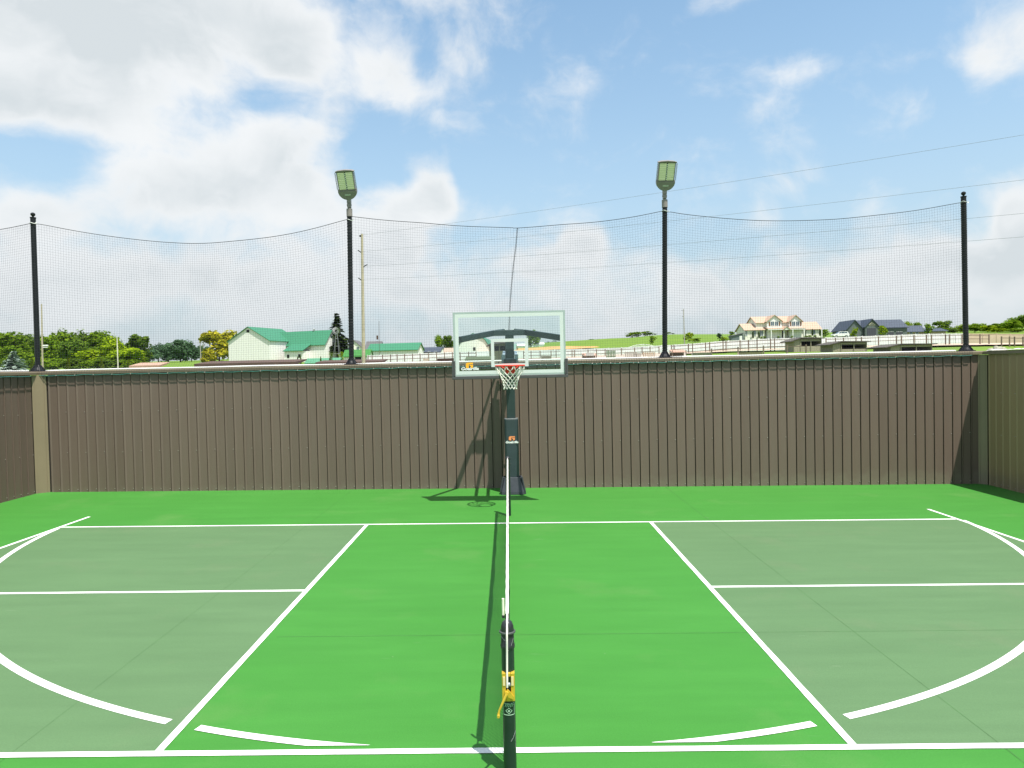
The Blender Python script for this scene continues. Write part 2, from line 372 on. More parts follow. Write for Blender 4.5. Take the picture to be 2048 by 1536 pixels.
# ================================================================ the metal walls
YW = 13.115; XL = 9.0; XR = 9.15; PW = .177
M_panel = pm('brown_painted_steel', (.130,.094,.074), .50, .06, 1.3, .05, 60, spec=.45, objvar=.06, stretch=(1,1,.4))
M_trim = pm('khaki_painted_steel', (.215,.170,.108), .45, .07, 2.0, spec=.4)
M_cop = pm('coping_steel', (.165,.132,.088), .45, .07, 2.0, spec=.4)
M_core = pm('wall_framing', (.022,.019,.016), .8, .1, 3)
M_screw = pm('zinc_screw', (.42,.40,.37), .35, .1, 20, metal=.3)
pmesh = MB(); pmesh.prism([(0,.012),(0,-.011),(.004,-.0125),(.007,-.0125),(.031,0),(PW-.015,0),(PW-.015,.012)], -.22, 2.372, 'z')
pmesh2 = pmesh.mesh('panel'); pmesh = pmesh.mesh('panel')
M_panel2 = pm('khaki_panel_lifted', (.285,.205,.118), .50, .06, 1.3, .05, 60, spec=.45, objvar=.05, stretch=(1,1,.4))  # khaki is a guess, lightened to lift the right wall in its shade
def weather(mt, colr):
    N = mt.node_tree.nodes; L = mt.node_tree.links; b_ = N['Principled BSDF']; src = b_.inputs['Base Color'].links[0].from_socket
    ge = N.new('ShaderNodeNewGeometry'); mp = N.new('ShaderNodeMapping'); mp.inputs['Scale'].default_value = (5,5,.35); L.new(ge.outputs['Position'], mp.inputs[0])
    n1 = N.new('ShaderNodeTexNoise'); n1.inputs['Scale'].default_value = 2.0; n1.inputs['Detail'].default_value = 6; L.new(mp.outputs[0], n1.inputs['Vector'])
    r1 = N.new('ShaderNodeMapRange'); L.new(n1.outputs['Fac'], r1.inputs['Value']); r1.inputs['From Min'].default_value = .35; r1.inputs['From Max'].default_value = .72; r1.inputs['To Max'].default_value = .22
    m1 = N.new('ShaderNodeMix'); m1.data_type = 'RGBA'; L.new(r1.outputs[0], m1.inputs['Factor']); L.new(src, m1.inputs['A']); m1.inputs['B'].default_value = (*colr, 1)
    sp = N.new('ShaderNodeSeparateXYZ'); L.new(ge.outputs['Position'], sp.inputs[0])
    n2 = N.new('ShaderNodeTexNoise'); n2.inputs['Scale'].default_value = 7.0; n2.inputs['Detail'].default_value = 6; L.new(ge.outputs['Position'], n2.inputs['Vector'])
    ad = N.new('ShaderNodeMath'); ad.operation = 'MULTIPLY_ADD'; L.new(n2.outputs['Fac'], ad.inputs[0]); ad.inputs[1].default_value = -.45; L.new(sp.outputs[2], ad.inputs[2])
    r2 = N.new('ShaderNodeMapRange'); L.new(ad.outputs[0], r2.inputs['Value']); r2.inputs['From Min'].default_value = -.22; r2.inputs['From Max'].default_value = -.02; r2.inputs['To Min'].default_value = .45; r2.inputs['To Max'].default_value = 0
    m2 = N.new('ShaderNodeMix'); m2.data_type = 'RGBA'; L.new(r2.outputs[0], m2.inputs['Factor']); L.new(m1.outputs['Result'], m2.inputs['A']); m2.inputs['B'].default_value = (.17,.15,.11,1)
    L.new(m2.outputs['Result'], b_.inputs['Base Color'])
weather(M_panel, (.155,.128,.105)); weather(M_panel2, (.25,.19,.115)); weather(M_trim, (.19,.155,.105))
def wall(name, label, x0, y0, rz, length, screws=True, pmat=None):
    t = thing(name, label, 'wall', (x0,y0,0), rz)
    n = int(length/PW); off = (length-n*PW)/2
    for i in range(n):
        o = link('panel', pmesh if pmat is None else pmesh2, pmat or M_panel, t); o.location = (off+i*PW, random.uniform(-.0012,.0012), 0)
    b = MB(); b.b2(-.06, length+.06, .025, .19, -.22, 2.36); b.build('core', M_core, t)
    if screws:
        sb = MB()
        for i in range(n):
            x = off+i*PW+PW-.030
            zz = [.055+random.uniform(-.012,.012)] + ([.87+random.uniform(-.01,.01), 1.65+random.uniform(-.01,.01)] if i%2 else [])
            for z in zz:
                px = x0+math.cos(rz)*x
                sb.lathe([(.0075,0),(.0075,.004),(.004,.007)], 6, (0,0,0)) if False else sb.box((x,-.004,z-TILT*px*(1 if z<.2 else 0)),(.010,.009,.010))
        s_ = sb.build('screws', M_screw, t); s_['kind'] = 'stuff'
    return t
wb = wall('panel_wall', 'long dark brown ribbed metal wall behind the basketball hoop', -8.865, YW, 0, 18.02)
wl = wall('panel_wall', 'brown ribbed metal side wall at the left edge of the court', -XL, 3.0, R(90), 9.985)
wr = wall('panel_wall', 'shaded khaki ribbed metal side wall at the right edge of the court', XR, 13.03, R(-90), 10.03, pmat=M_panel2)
# corner trims: a folded plate across each corner
for s, root, lab in ((-1, wl, 'sunlit khaki corner plate'), (1, wr, 'half shaded khaki corner plate')):
    A = Vector((-XL, 12.985, 0) if s < 0 else (XR, 13.03, 0)); B = Vector((-8.855, YW, 0) if s < 0 else (9.06, YW, 0)); d = (B-A).normalized(); n = Vector((-s*abs(d.y), -abs(d.x), 0)).normalized()
    bb = MB()
    for (a0, a1, pr) in ((0, 1, .008), (-.09, .10, .022), (.90, 1.09, .022)):
        p0 = A+(B-A)*a0; p1 = A+(B-A)*a1
        q = [p0+n*pr, p1+n*pr, p1-n*.03, p0-n*.03]
        if s > 0: q = q[::-1]
        bb.prism([(p.x,p.y) for p in q], -.22, 2.368, 'z')
    o = bb.build('corner_trim', M_trim, None); o.parent = root; o.matrix_parent_inverse = (Matrix.Translation(root.location) @ Matrix.Rotation(root.rotation_euler.z,4,'Z')).inverted(); o['label'] = lab
def capprof(y0, y1, z0, z1, r):
    return [(y0,z0),(y0,z1-r),(y0+r*.35,z1-r*.3),(y0+r,z1),(y1-r,z1),(y1,z1-r),(y1,z0)]
def addcap(root, bb):
    o = bb.build('coping', M_cop, None, smooth=False); o.parent = root
    o.matrix_parent_inverse = (Matrix.Translation(root.location) @ Matrix.Rotation(root.rotation_euler.z,4,'Z')).inverted(); return o
bb = MB(); bb.prism(capprof(YW-.055, YW+.23, 2.374, 2.44, .020), -9.42, 9.42, 'x'); addcap(wb, bb)
for s, root in ((-1, wl), (1, wr)):
    bb = MB(); q = [(s*((XL if s < 0 else XR)-.055)+s*(y-0), z) for y, z in capprof(0, .285, 2.374, 2.437, .020)]
    if s < 0: q = q[::-1]
    bb.prism(q[::-1], 3.0, YW-.058, 'y'); addcap(root, bb)
# white conduit on the coping, swung round the post feet
M_pvc = pm('white_pvc', (.78,.78,.77), .35, .03, 3, spec=.5)
POSTU = [(76,738,66,436), (703,722,699,430), (1329.5,711,1329.5,412), (1932,699,1927,394)]
YP = 13.24
PX = [at(u,v,YP).x for u,v,_,_ in POSTU]
def conduit(xs):
    pts = []
    x = xs[0]
    n = 260
    for i in range(n+1):
        x = xs[0]+(xs[1]-xs[0])*i/n; y = YW-.02; z = 2.4535
        for p in PX:
            k = max(0, 1-abs(x-p)/.34); k = k*k*(3-2*k); y += .26*k; 
        pts.append((x, y+.004*math.sin(x*3.1), z+.002*math.sin(x*2.3)))
    return pts
b = MB(); b.tube(conduit((-8.9, PX[3]-.28)), .0135, 7); tag(b.build('conduit_pipe', M_pvc, None, True), 'white plastic conduit lying along the top of the long back wall', 'pipe')
b = MB(); b.tube([(-9.05+.003*math.sin(i*.7), 12.95-i*.2, 2.452) for i in range(36)], .0135, 7); tag(b.build('conduit_pipe', M_pvc, None, True), 'white plastic conduit along the top of the left side wall', 'pipe')
# ================================================================ posts, lamps, netting
M_post = pm('black_powder_coat', (.010,.011,.014), .45, .2, 6, spec=.3)
M_dark = pm('matt_black', (.018,.019,.021), .6, .2, 6)
M_lampg = pm('lamp_grey_bronze', (.21,.185,.175), .45, .1, 8, spec=.5)
M_led = pm('led_lens', (.90,.82,.66), .35, .05, 30, spec=.5)
M_chip = pm('silver_grid', (.5,.5,.5), .35, .2, 30, metal=.5)
M_wire = pm('steel_wire', (.35,.35,.36), .35, .1, 30, metal=.7)
plabels = ['black netting post with ball finial at the left corner of the wall', 'black netting post carrying the left floodlight',
           'black netting post carrying the right floodlight', 'black netting post with ball finial at the right corner of the wall']
PTOP = []
for i, (u0,v0,u1,v1) in enumerate(POSTU):
    x = PX[i]; zt = at(u1, v1, YP).z; xt = at(u1, v1, YP).x; PTOP.append((xt, zt))
    t = thing('netting_post', plabels[i], 'post', (x, YP, 2.44), 0, 'posts of the high netting')
    dx = xt-x; H = zt-2.44
    b = MB(); b.tube([(dx*k/8, 0, .02+(H-.02)*k/8) for k in range(9)], .047, 16); b.build('shaft', M_post, t, True)
    b = MB(); b.box((0,0,.009),(.25,.2,.018)); b.build('base_plate', M_post, t, bevel=.003)
    b = MB()
    for a in range(4):
        an = math.pi/4+a*math.pi/2; c, s_ = math.cos(an), math.sin(an)
        w = Vector((-s_, c, 0))*.006
        p = [Vector((c*.04,s_*.04,.018)), Vector((c*.13,s_*.13,.018)), Vector((c*.05,s_*.05,.13)), Vector((c*.04,s_*.04,.13))]
        b._add([q+w for q in p]+[q-w for q in p], [(0,1,2,3),(7,6,5,4),(0,4,5,1),(1,5,6,2),(2,6,7,3),(3,7,4,0)])
    b.lathe([(.085,.018),(.08,.035),(.058,.075),(.049,.11)], 16); b.build('foot_gusset', M_post, t)
    if i in (0, 3):
        b = MB(); b.lathe([(.052,H-.005),(.054,H+.012),(.02,H+.02),(.017,H+.032),(.034,H+.045),(.043,H+.066),(.037,H+.088),(.018,H+.102),(.004,H+.106)], 16, (dx,0,0)); b.build('finial', M_post, t, True)
    # the rope that laces the netting to the post
    b = MB(); turns = {0: 0, 1: 46, 2: 60, 3: 74}[i]
    if turns:
        pts = []
        for k in range(turns*10+1):
            f = k/(turns*10); an = f*turns*2*math.pi; zz = .12+(H-.2)*f
            pts.append((dx*zz/H+.0505*math.cos(an), .0505*math.sin(an), zz))
        b.tube(pts, .0045, 4); b.build('lacing_rope', M_wire if False else M_dark, t)
    b = MB(); b.tube([(dx+.052*math.cos(a), .052*math.sin(a), H-.10+.012*math.sin(a*2)) for a in [k*math.pi/8 for k in range(16)]], .006, 5, closed=True)
    b.tube([(dx+.05,-.02,H-.10),(dx+.075,-.03,H-.085),(dx+.08,-.03,H-.11),(dx+.055,-.03,H-.125)], .005, 5); b.build('clamp_ring', M_pvc, t)

def floodlight(i, label, lean):
    x, z = PTOP[i]
    t = thing('floodlight', label, 'floodlight', (x, YP, z), 0, 'floodlights on the netting posts')
    b = MB(); b.lathe([(.050,-.03),(.056,-.03),(.056,.115),(.036,.125)], 16); b.build('slip_fitter', M_lampg, t, True)
    b = MB(); b.b2(-.033,.033,-.04,.04,.14,.215); b.lathe([(.030,.10),(.028,.12),(.028,.15)],12); b.b2(-.036,.036,-.045,.035,.222,.305)
    b.tube([(-.045,0,.19),(.045,0,.19)], .014, 8); b.build('knuckle', M_lampg, t)
    F = Matrix.Translation((0,-.005,.295)) @ Matrix.Rotation(lean,4,'Y') @ Matrix.Rotation(R(27),4,'X')
    W2 = .178
    b = MB(F)                                       # driver bowl: half round below the lens
    prof = [(-W2,.17)]+[(-W2*math.cos(a)*(1.0 if abs(math.cos(a))>.9 else 1.0), .165-.165*math.sin(a)) for a in [k*math.pi/14 for k in range(0,15)]]+[(W2,.17)]
    b.prism([(p[0],p[1]) for p in prof][::-1], -.045, .05, 'y')
    hb = b.build('driver_housing', M_lampg, t, False, bevel=.012)
    b = MB(F); b.b2(-.055,.055,-.050,-.044,.085,.11); b.build('rating_plate', M_chip, t)
    b = MB(F); b.b2(-W2,W2,-.03,.045,.172,.192); b.b2(-W2,W2,-.02,.05,.512,.53)
    b.prism([(-W2,.532),(W2,.532),(W2*.7,.548),(0,.556),(-W2*.7,.548)][::-1], -.035,.055,'y')
    b.b2(-W2+.02,-W2+.034,-.03,.04,.193,.511); b.b2(W2-.034,W2-.02,-.03,.04,.193,.511); b.b2(-W2+.035,W2-.035,.0,.03,.193,.511)
    b.build('head_frame', M_lampg, t)
    for s in (-1, 1):
        a0, a1 = sorted((s*.012, s*(W2-.036)))
        b = MB(F); b.b2(a0,a1,-.024,-.002,.196,.508); p = b.build('led_panel', M_led, t)
        b = MB(F)
        for k in range(9): b.b2(a0+.004,a1-.004,-.027,-.0245,.212+k*.034,.215+k*.034)
        b.build('lens_ribs', pm('led_rib',(.40,.40,.24),.4,.1,9), p)
        b = MB(F)                                    # bird guard wires
        for k in range(9):
            z0 = .20+k*.034; z1 = z0+.034; o = .012 if k%2 else 0
            b.tube([(s*(W2-.004+o),-.02,z0),(s*(W2+.008-o),-.02,z1)], .0028, 4)
        b.tube([(s*(W2+.010),-.02,.192),(s*(W2+.010),-.02,.512)], .003, 4); b.tube([(s*(W2-.006),-.02,.192),(s*(W2-.006),-.02,.512)], .003, 4)
        b.build('side_guard', M_wire, t)
    b = MB(F)
    for k in range(9):
        b.box((0 if k%2 else .003,-.029,.218+k*.034),(.017,.006,.018), ry=R(45 if k%2 else 0))
    b.build('vent_strip', M_pvc, t)
    b = MB(F); b.b2(-.011,.011,-.026,-.004,.196,.508); b.build('centre_bar', M_dark, t)
    return t
floodlight(1, 'grey floodlight on the left lamp post, nearer the barns', R(-2.0))
floodlight(2, 'grey floodlight on the right lamp post, under the thin wires', R(1.0))

# ---- high netting
M_net = pm('dark_netting_cord', (.022,.026,.036), .8, .2, 5)
M_rope = pm('dark_top_rope', (.020,.020,.024), .8, .2, 5)
M_teal = pm('teal_cable', (.045,.165,.145), .5, .2, 5)
YN = YP-.052
def edge(pts):
    w = [(at(u,v,YN).x, at(u,v,YN).z) for u,v in pts]
    def f(x):
        if x <= w[0][0]: return w[0][1]
        for (a,za),(b_,zb) in zip(w, w[1:]):
            if x <= b_: k = (x-a)/(b_-a); return za+(zb-za)*k
        return w[-1][1]
    return f, w
def smooth_edge(pts, it=2):
    for _ in range(it):
        q = [pts[0]]
        for a, b_ in zip(pts, pts[1:]): q += [(a[0]*.75+b_[0]*.25, a[1]*.75+b_[1]*.25), (a[0]*.25+b_[0]*.75, a[1]*.25+b_[1]*.75)]
        pts = q+[pts[-1]]
    return pts
CELL = .0478; STR = .0012
def netting(label, spans, xa, xb, seam=None):
    t = thing('netting', label, 'netting', ((xa+xb)/2, YN, 2.35), 0, 'high netting between the posts'); o0 = Vector(t.location)
    mb = MB(); top = MB()
    for (pts, x0, x1, ph) in spans:
        f, w = edge(smooth_edge(pts))
        nx = int(round((x1-x0)/CELL)); nv = 62
        def P(s, v):
            x = x0+(x1-x0)*s; zt = f(x)
            bulge = math.sin(math.pi*s)
            zb = 2.352
            if v < .06: k = v/.06; y = YW-.062+(.004*k); z = zb+(2.43-zb)*k
            elif v < .12: k = (v-.06)/.06; y = YW-.058+(YN-YW+.058)*k*.85; z = 2.43+.10*k
            else:
                k = (v-.12)/.88; y = YN-(.15*(YN-YW+.058))*max(0,1-k*6); z = 2.53+(zt-2.53)*k
            k = max(0,v-.1)
            y += bulge*(.05*math.sin(5*s+ph)+.05*math.sin(math.pi*min(1,k*1.1)))*min(1,k*5)
            wob = noise.noise(Vector((x*.9+ph*3, v*3.1, ph)))
            z += bulge*.035*wob*min(1,k*4)*(1-v*.6); dx = bulge*.05*noise.noise(Vector((x*.7, v*2.3, 5+ph)))*min(1,k*4)
            # cords lean in towards the sagging middle near the top
            dx += .10*math.sin(2*math.pi*s)*v*v*(1-.3*v)
            return Vector((x+dx, y, z))-o0
        vs = [0,.03,.06,.09,.12]+[.12+.88*(i+1)/14 for i in range(14)]
        for i in range(nx+1): mb.tube([P(i/nx, v) for v in vs], STR, 3, False)
        segs = max(30, nx//3)
        for j in range(1, nv):
            v = j/nv; mb.tube([P(i/segs, v) for i in range(segs+1)], STR, 3, False)
        top.tube([P(i/segs, 1.0) for i in range(segs+1)], .0055, 5)
    m_ = mb.build('mesh', M_net, t); m_['kind'] = 'stuff'
    top.build('top_rope', M_rope, t)
    b = MB(); n = int((xb-xa)/.09)
    b.tube([Vector((xa+(xb-xa)*i/n, YW-.064, 2.358+.006*math.sin(i*1.3)-.006*abs(math.sin(i*.26))))-o0 for i in range(n+1)], .0062, 5); b.build('bottom_cable', M_teal, t)
    b = MB(); 
    for i in range(int((xb-xa)/(2*PW))): b.box(Vector((xa+.1+i*2*PW, YW-.066, 2.358))-o0, (.014,.016,.018))
    h_ = b.build('hooks', M_screw, t); h_['kind'] = 'stuff'
    if seam:
        b = MB(); sp = [at(u,v,YN-.03)-o0 for u,v in seam]
        pts1 = []; pts2 = []
        for (p,q) in zip(sp, sp[1:]):
            for k in range(16):
                f_ = k/16; c = p.lerp(q, f_); s_ = .014*(1 if k%2 else -1)
                pts1.append(c+Vector((s_,0,0))); pts2.append(c-Vector((s_*.8,.004,0)))
        b.tube(pts1, .0042, 4); b.tube(pts2, .0042, 4); b.build('lacing_seam', M_rope, t)
    return t
LEFT = [(78,448),(150,463),(230,475),(310,484),(390,487),(470,484),(550,475),(620,461),(697,438)]
MID1 = [(703,433),(760,440),(850,448),(950,453),(1000,454.5),(1035,456)]
MID2 = [(1035,456),(1100,452),(1180,446),(1260,436),(1300,428),(1325,422)]
RIGHT = [(1335,423),(1370,430),(1430,437),(1500,442),(1560,442.5),(1630,440),(1700,436),(1780,428),(1850,419),(1923,405)]
XS = at(1029,560,YN).x
netting('sagging black netting between the left corner post and the left lamp post', [(LEFT, PX[0], PX[1], 0.3)], PX[0]+.02, PX[1]-.01)
netting('black netting above the hoop with a laced seam down its middle', [(MID1, PX[1], XS, 1.7),(MID2, XS, PX[2], 2.9)], PX[1]+.01, PX[2]-.01,
        seam=[(1035,456),(1032,490),(1027,530),(1023,570),(1020,610),(1018,660),(1017,720)])
netting('black netting between the right lamp post and the right corner post', [(RIGHT, PX[2], PX[3], 4.1)], PX[2]+.01, PX[3]-.01)
# netting over the left side wall, running back towards the camera
t = thing('netting', 'strip of black netting over the left side wall', 'netting', (-XL-.09, 10, 2.35), 0, 'high netting between the posts'); o0 = Vector(t.location)
mb = MB(); y0, y1 = 8.2, YP; zt0 = PTOP[0][1]-.10; zt1 = PTOP[0][1]-.16
def PL(s, v):
    y = y1+(y0-y1)*s; zt = zt0+(zt1-zt0)*s-.55*math.sin(math.pi*s); zb = 2.352
    k = max(0, v-.1)
    x = -XL-.09 if v > .1 else -XL+.06-.15*(v/.1)
    return Vector((x+.05*math.sin(math.pi*s)*min(1,k*4)*math.sin(3*v+1), y+.03*math.sin(2*math.pi*s)*v*v, zb+(zt-zb)*v))-o0
ny = int((y1-y0)/CELL)
for i in range(ny+1): mb.tube([PL(i/ny, v/14) for v in range(15)], STR, 3, False)
for j in range(1, 60): mb.tube([PL(i/30, j/60) for i in range(31)], STR, 3, False)
m_ = mb.build('mesh', M_net, t); m_['kind'] = 'stuff'
b = MB(); b.tube([PL(i/40,1) for i in range(41)], .0055, 5); b.build('top_rope', M_rope, t)
b = MB(); b.tube([Vector((-XL+.064, y0+(12.86-y0)*i/40, 2.347+.004*math.sin(i*1.3)))-o0 for i in range(41)], .0062, 5); b.build('bottom_cable', M_teal, t)
t = thing('netting_post', 'black netting post on the left side wall, just out of view', 'post', (-9.09, 8.15, 2.437), 0, 'posts of the high netting') if False else None
# ================================================================ basketball hoop
YB = 11.20
XH = at(1019, 690, YB).x
zB = lambda v, d=YB: at(1019, v, d).z
M_hblk = pm('hoop_black_steel', (.020,.036,.038), .38, .15, 5, spec=.5)
M_pad = pm('pad_vinyl', (.030,.045,.052), .42, .12, 6, .04, 25, spec=.5)
M_plast = pm('base_plastic', (.042,.048,.058), .5, .12, 7, .05, 30)
M_alu = pm('backboard_aluminium', (.40,.47,.45), .35, .06, 8, metal=.35, spec=.5)
M_white = pm('glass_frit_white', (.56,.61,.59), .35, .02, 3)
M_edge = pm('edge_padding', (.065,.066,.068), .55, .1, 9)
M_rim = pm('rim_red', (.70,.050,.028), .42, .08, 12)
M_cord = pm('net_cord_white', (.72,.70,.64), .85, .08, 30)
M_steel = pm('galvanised_arm', (.34,.40,.46), .38, .1, 12, metal=.3)
M_orange = pm('print_orange', (.72,.23,.03), .5, .04, 5)
M_pwhite = pm('print_white', (.78,.80,.78), .5, .02, 5)
def glassmat():
    mt = bpy.data.materials.new('tempered_glass'); mt.use_nodes = True; N = mt.node_tree.nodes; L = mt.node_tree.links; N.clear()
    out = N.new('ShaderNodeOutputMaterial'); tr = N.new('ShaderNodeBsdfTransparent'); gl = N.new('ShaderNodeBsdfGlossy'); mx = N.new('ShaderNodeMixShader'); fr = N.new('ShaderNodeFresnel')
    tr.inputs[0].default_value = (.92,.972,.955,1); gl.inputs['Roughness'].default_value = .015; gl.inputs[0].default_value = (.9,1,.97,1); fr.inputs[0].default_value = 1.45
    L.new(fr.outputs[0], mx.inputs[0]); L.new(tr.outputs[0], mx.inputs[1]); L.new(gl.outputs[0], mx.inputs[2]); L.new(mx.outputs[0], out.inputs[0]); return mt
M_glass = glassmat()
hoop = thing('basketball_hoop', 'black basketball hoop with clear glass backboard against the brown wall', 'basketball hoop', (XH, 12.6, 0))
def L_(x, y, z): return (x, y-12.6, z)       # world depth -> hoop space
zt, zgb = zB(622.5), zB(749.5)               # top of frame, bottom of glass
BW = .917
# frame, glass, printed borders
b = MB()
for s in (-1, 1): b.b2(*sorted((s*(BW-.030), s*BW)), YB-12.6, YB-12.6+.045, zgb-.01, zt)
b.b2(-BW+.0302, BW-.0302, YB-12.6, YB-12.6+.045, zt-.030, zt); b.b2(-BW+.0302, BW-.0302, YB-12.6, YB-12.6+.045, zgb-.01, zgb+.018)
b.build('backboard_frame', M_alu, hoop)
b = MB(); b.b2(-BW+.0305, BW-.0305, YB-12.6+.004, YB-12.6+.016, zgb+.0185, zt-.0305); gl = b.build('glass_pane', M_glass, hoop)
yb = YB-12.6
def frame_rect(x0, x1, z0, z1, w, y):
    bb = MB(); bb.b2(x0,x1,y-.003,y,z1-w,z1); bb.b2(x0,x1,y-.003,y,z0,z0+w); bb.b2(x0,x0+w,y-.003,y,z0+w+.0003,z1-w-.0003); bb.b2(x1-w,x1,y-.003,y,z0+w+.0003,z1-w-.0003); return bb
frame_rect(-BW+.031, BW-.031, zgb+.019, zt-.031, .056, yb+.0035).build('white_border', M_white, hoop)
zs0, zs1 = zB(600+975/7.314), zB(600+565/7.314)
frame_rect(-.305, .305, zs0, zs1, .052, yb+.0032).build('shooting_square', M_white, hoop)
# edge padding, a U along the bottom
zpb, zps = zB(757), zB(600+872/7.314)
b = MB(); b.b2(-BW-.032, BW+.032, yb-.020, yb+.030, zpb, zgb-.011)
for s in (-1, 1): b.b2(*sorted((s*(BW+.0005), s*(BW+.032))), yb-.020, yb+.030, zgb-.0108, zps)
for s in (-1, 1): b.b2(*sorted((s*(BW-.0225), s*(BW+.0003))), yb-.025, yb-.001, zgb-.0108, zps-.004)
b.build('edge_padding', M_edge, hoop, bevel=.006)
# maker's mark on glass and pad: block letter and script line
def gmark(parent, cx, z, w, hh, y, mat):
    bb = MB(); t_ = .003
    bb.prism([(cx-w*.5,z+hh*.12),(cx-w*.5,z+hh*.80),(cx-w*.32,z+hh),(cx+w*.5,z+hh),(cx+w*.5,z+hh*.72),(cx-w*.02,z+hh*.72),(cx-w*.10,z+hh*.62),(cx-w*.10,z),(cx-w*.36,z)][::-1], y-t_, y, 'y')
    bb.prism([(cx+w*.02,z+hh*.60),(cx+w*.5,z+hh*.60),(cx+w*.5,z+hh*.16),(cx+w*.32,z),(cx+w*.18,z),(cx+w*.18,z+hh*.34),(cx+w*.02,z+hh*.44)][::-1], y-t_, y, 'y')
    bb.build('letter_mark', mat, parent)
def word(parent, cx, z, size, y, mat):
    Mx = Matrix.Translation((cx, y, z)) @ Matrix.Rotation(R(90),4,'X') @ Matrix.Diagonal((1.25,1,1,1))
    text_mesh('brand_lettering', 'Goalrilla', size, mat, parent, Mx, .0012, .15, 1.0, bold=.0022)
gx = at(939, 735, YB).x-XH
gmark(hoop, gx, zB(600+985/7.314), .118, .092, yb+.0034, pm('print_amber',(.85,.40,.02),.5,.03,4))
word(hoop, at(939.5,735,YB).x-XH, zB(600+1012/7.314), .068, yb+.0022, M_pwhite)
# pole, pad, base cover
YPF = 12.54; PWD = .158
ztop = at(1018, 663, 12.55).z
b = MB(); b.b2(-PWD/2, PWD/2, YPF-12.6, YPF-12.6+PWD, 0.02, ztop); b.build('pole', M_hblk, hoop, bevel=.014)
zp1, zp0 = at(1022,838.5,12.5).z, at(1022,956,12.45).z
hw = .128
prof = [(-hw,YPF-12.6+.17),(-hw,YPF-12.6-.03),(-hw+.035,YPF-12.6-.062),(hw-.06,YPF-12.6-.062),(hw,YPF-12.6-.02),(hw,YPF-12.6+.17)]
b = MB(); b.prism(prof, zp0-.04, zp1, 'z'); pad = b.build('pole_pad', M_pad, hoop, bevel=.012)
b = MB(); b.prism([(p[0]*.97,p[1]*.97) for p in prof], zp1+.0005, zp1+.012, 'z'); b.build('pad_top_seam', pm('seam_grey',(.22,.23,.24),.6,.1,9), hoop)
for zz in (zp0+.36, zp0+.25): 
    b = MB(); b.tube([(-.11, YPF-12.6-.0645, zz+.015),(-.07, YPF-12.6-.0645, zz+.006),(-.02,YPF-12.6-.0645,zz+.0)], .003, 5); b.build('pad_crease', M_pad, pad)
gmark(pad, .004, at(1022,881,12.46).z, .112, .075, YPF-12.6-.0625, pm('print_coral',(.80,.27,.10),.5,.03,4))
word(pad, .004, at(1022,886.5,12.46).z, .055, YPF-12.6-.0628, M_pwhite)
b = MB(); n = 8
bot = [(-.235,-.11),(-.20,-.175),(.19,-.175),(.245,-.10),(.245,.12),(.17,.20),(-.17,.20),(-.235,.12)]
topr = [(-.165,-.085),(-.135,-.118),(.13,-.118),(.17,-.075),(.17,.09),(.12,.14),(-.12,.14),(-.165,.09)]
oy = YPF-12.6+.03
mid = [(x*.98,y*.98) for x,y in bot]
rings = [(bot,0.0),(mid,.05),([((a[0]*.45+c[0]*.55),(a[1]*.45+c[1]*.55)) for a,c in zip(bot,topr)], .19),(topr,zp0+.01),([(x*.9,y*.9) for x,y in topr],zp0+.011),([(x*.9,y*.9) for x,y in topr],zp0-.05)]
pts = [(x,y+oy,z) for r_,z in rings for x,y in r_]
fs = [(i*n+j,i*n+(j+1)%n,(i+1)*n+(j+1)%n,(i+1)*n+j) for i in range(len(rings)-1) for j in range(n)]+[tuple(range(n-1,-1,-1))]
b._add(pts, fs); b.build('base_cover', M_plast, hoop, bevel=.010)
for s in (-1,1):
    b = MB(); b.prism([(s*.172-.012,zp0+.02),(s*.172+.012,zp0+.02),(s*.225+.012,.05),(s*.225-.012,.05)], oy-.14, oy-.10, 'y'); b.build('base_rib', M_plast, hoop, bevel=.004)
pass
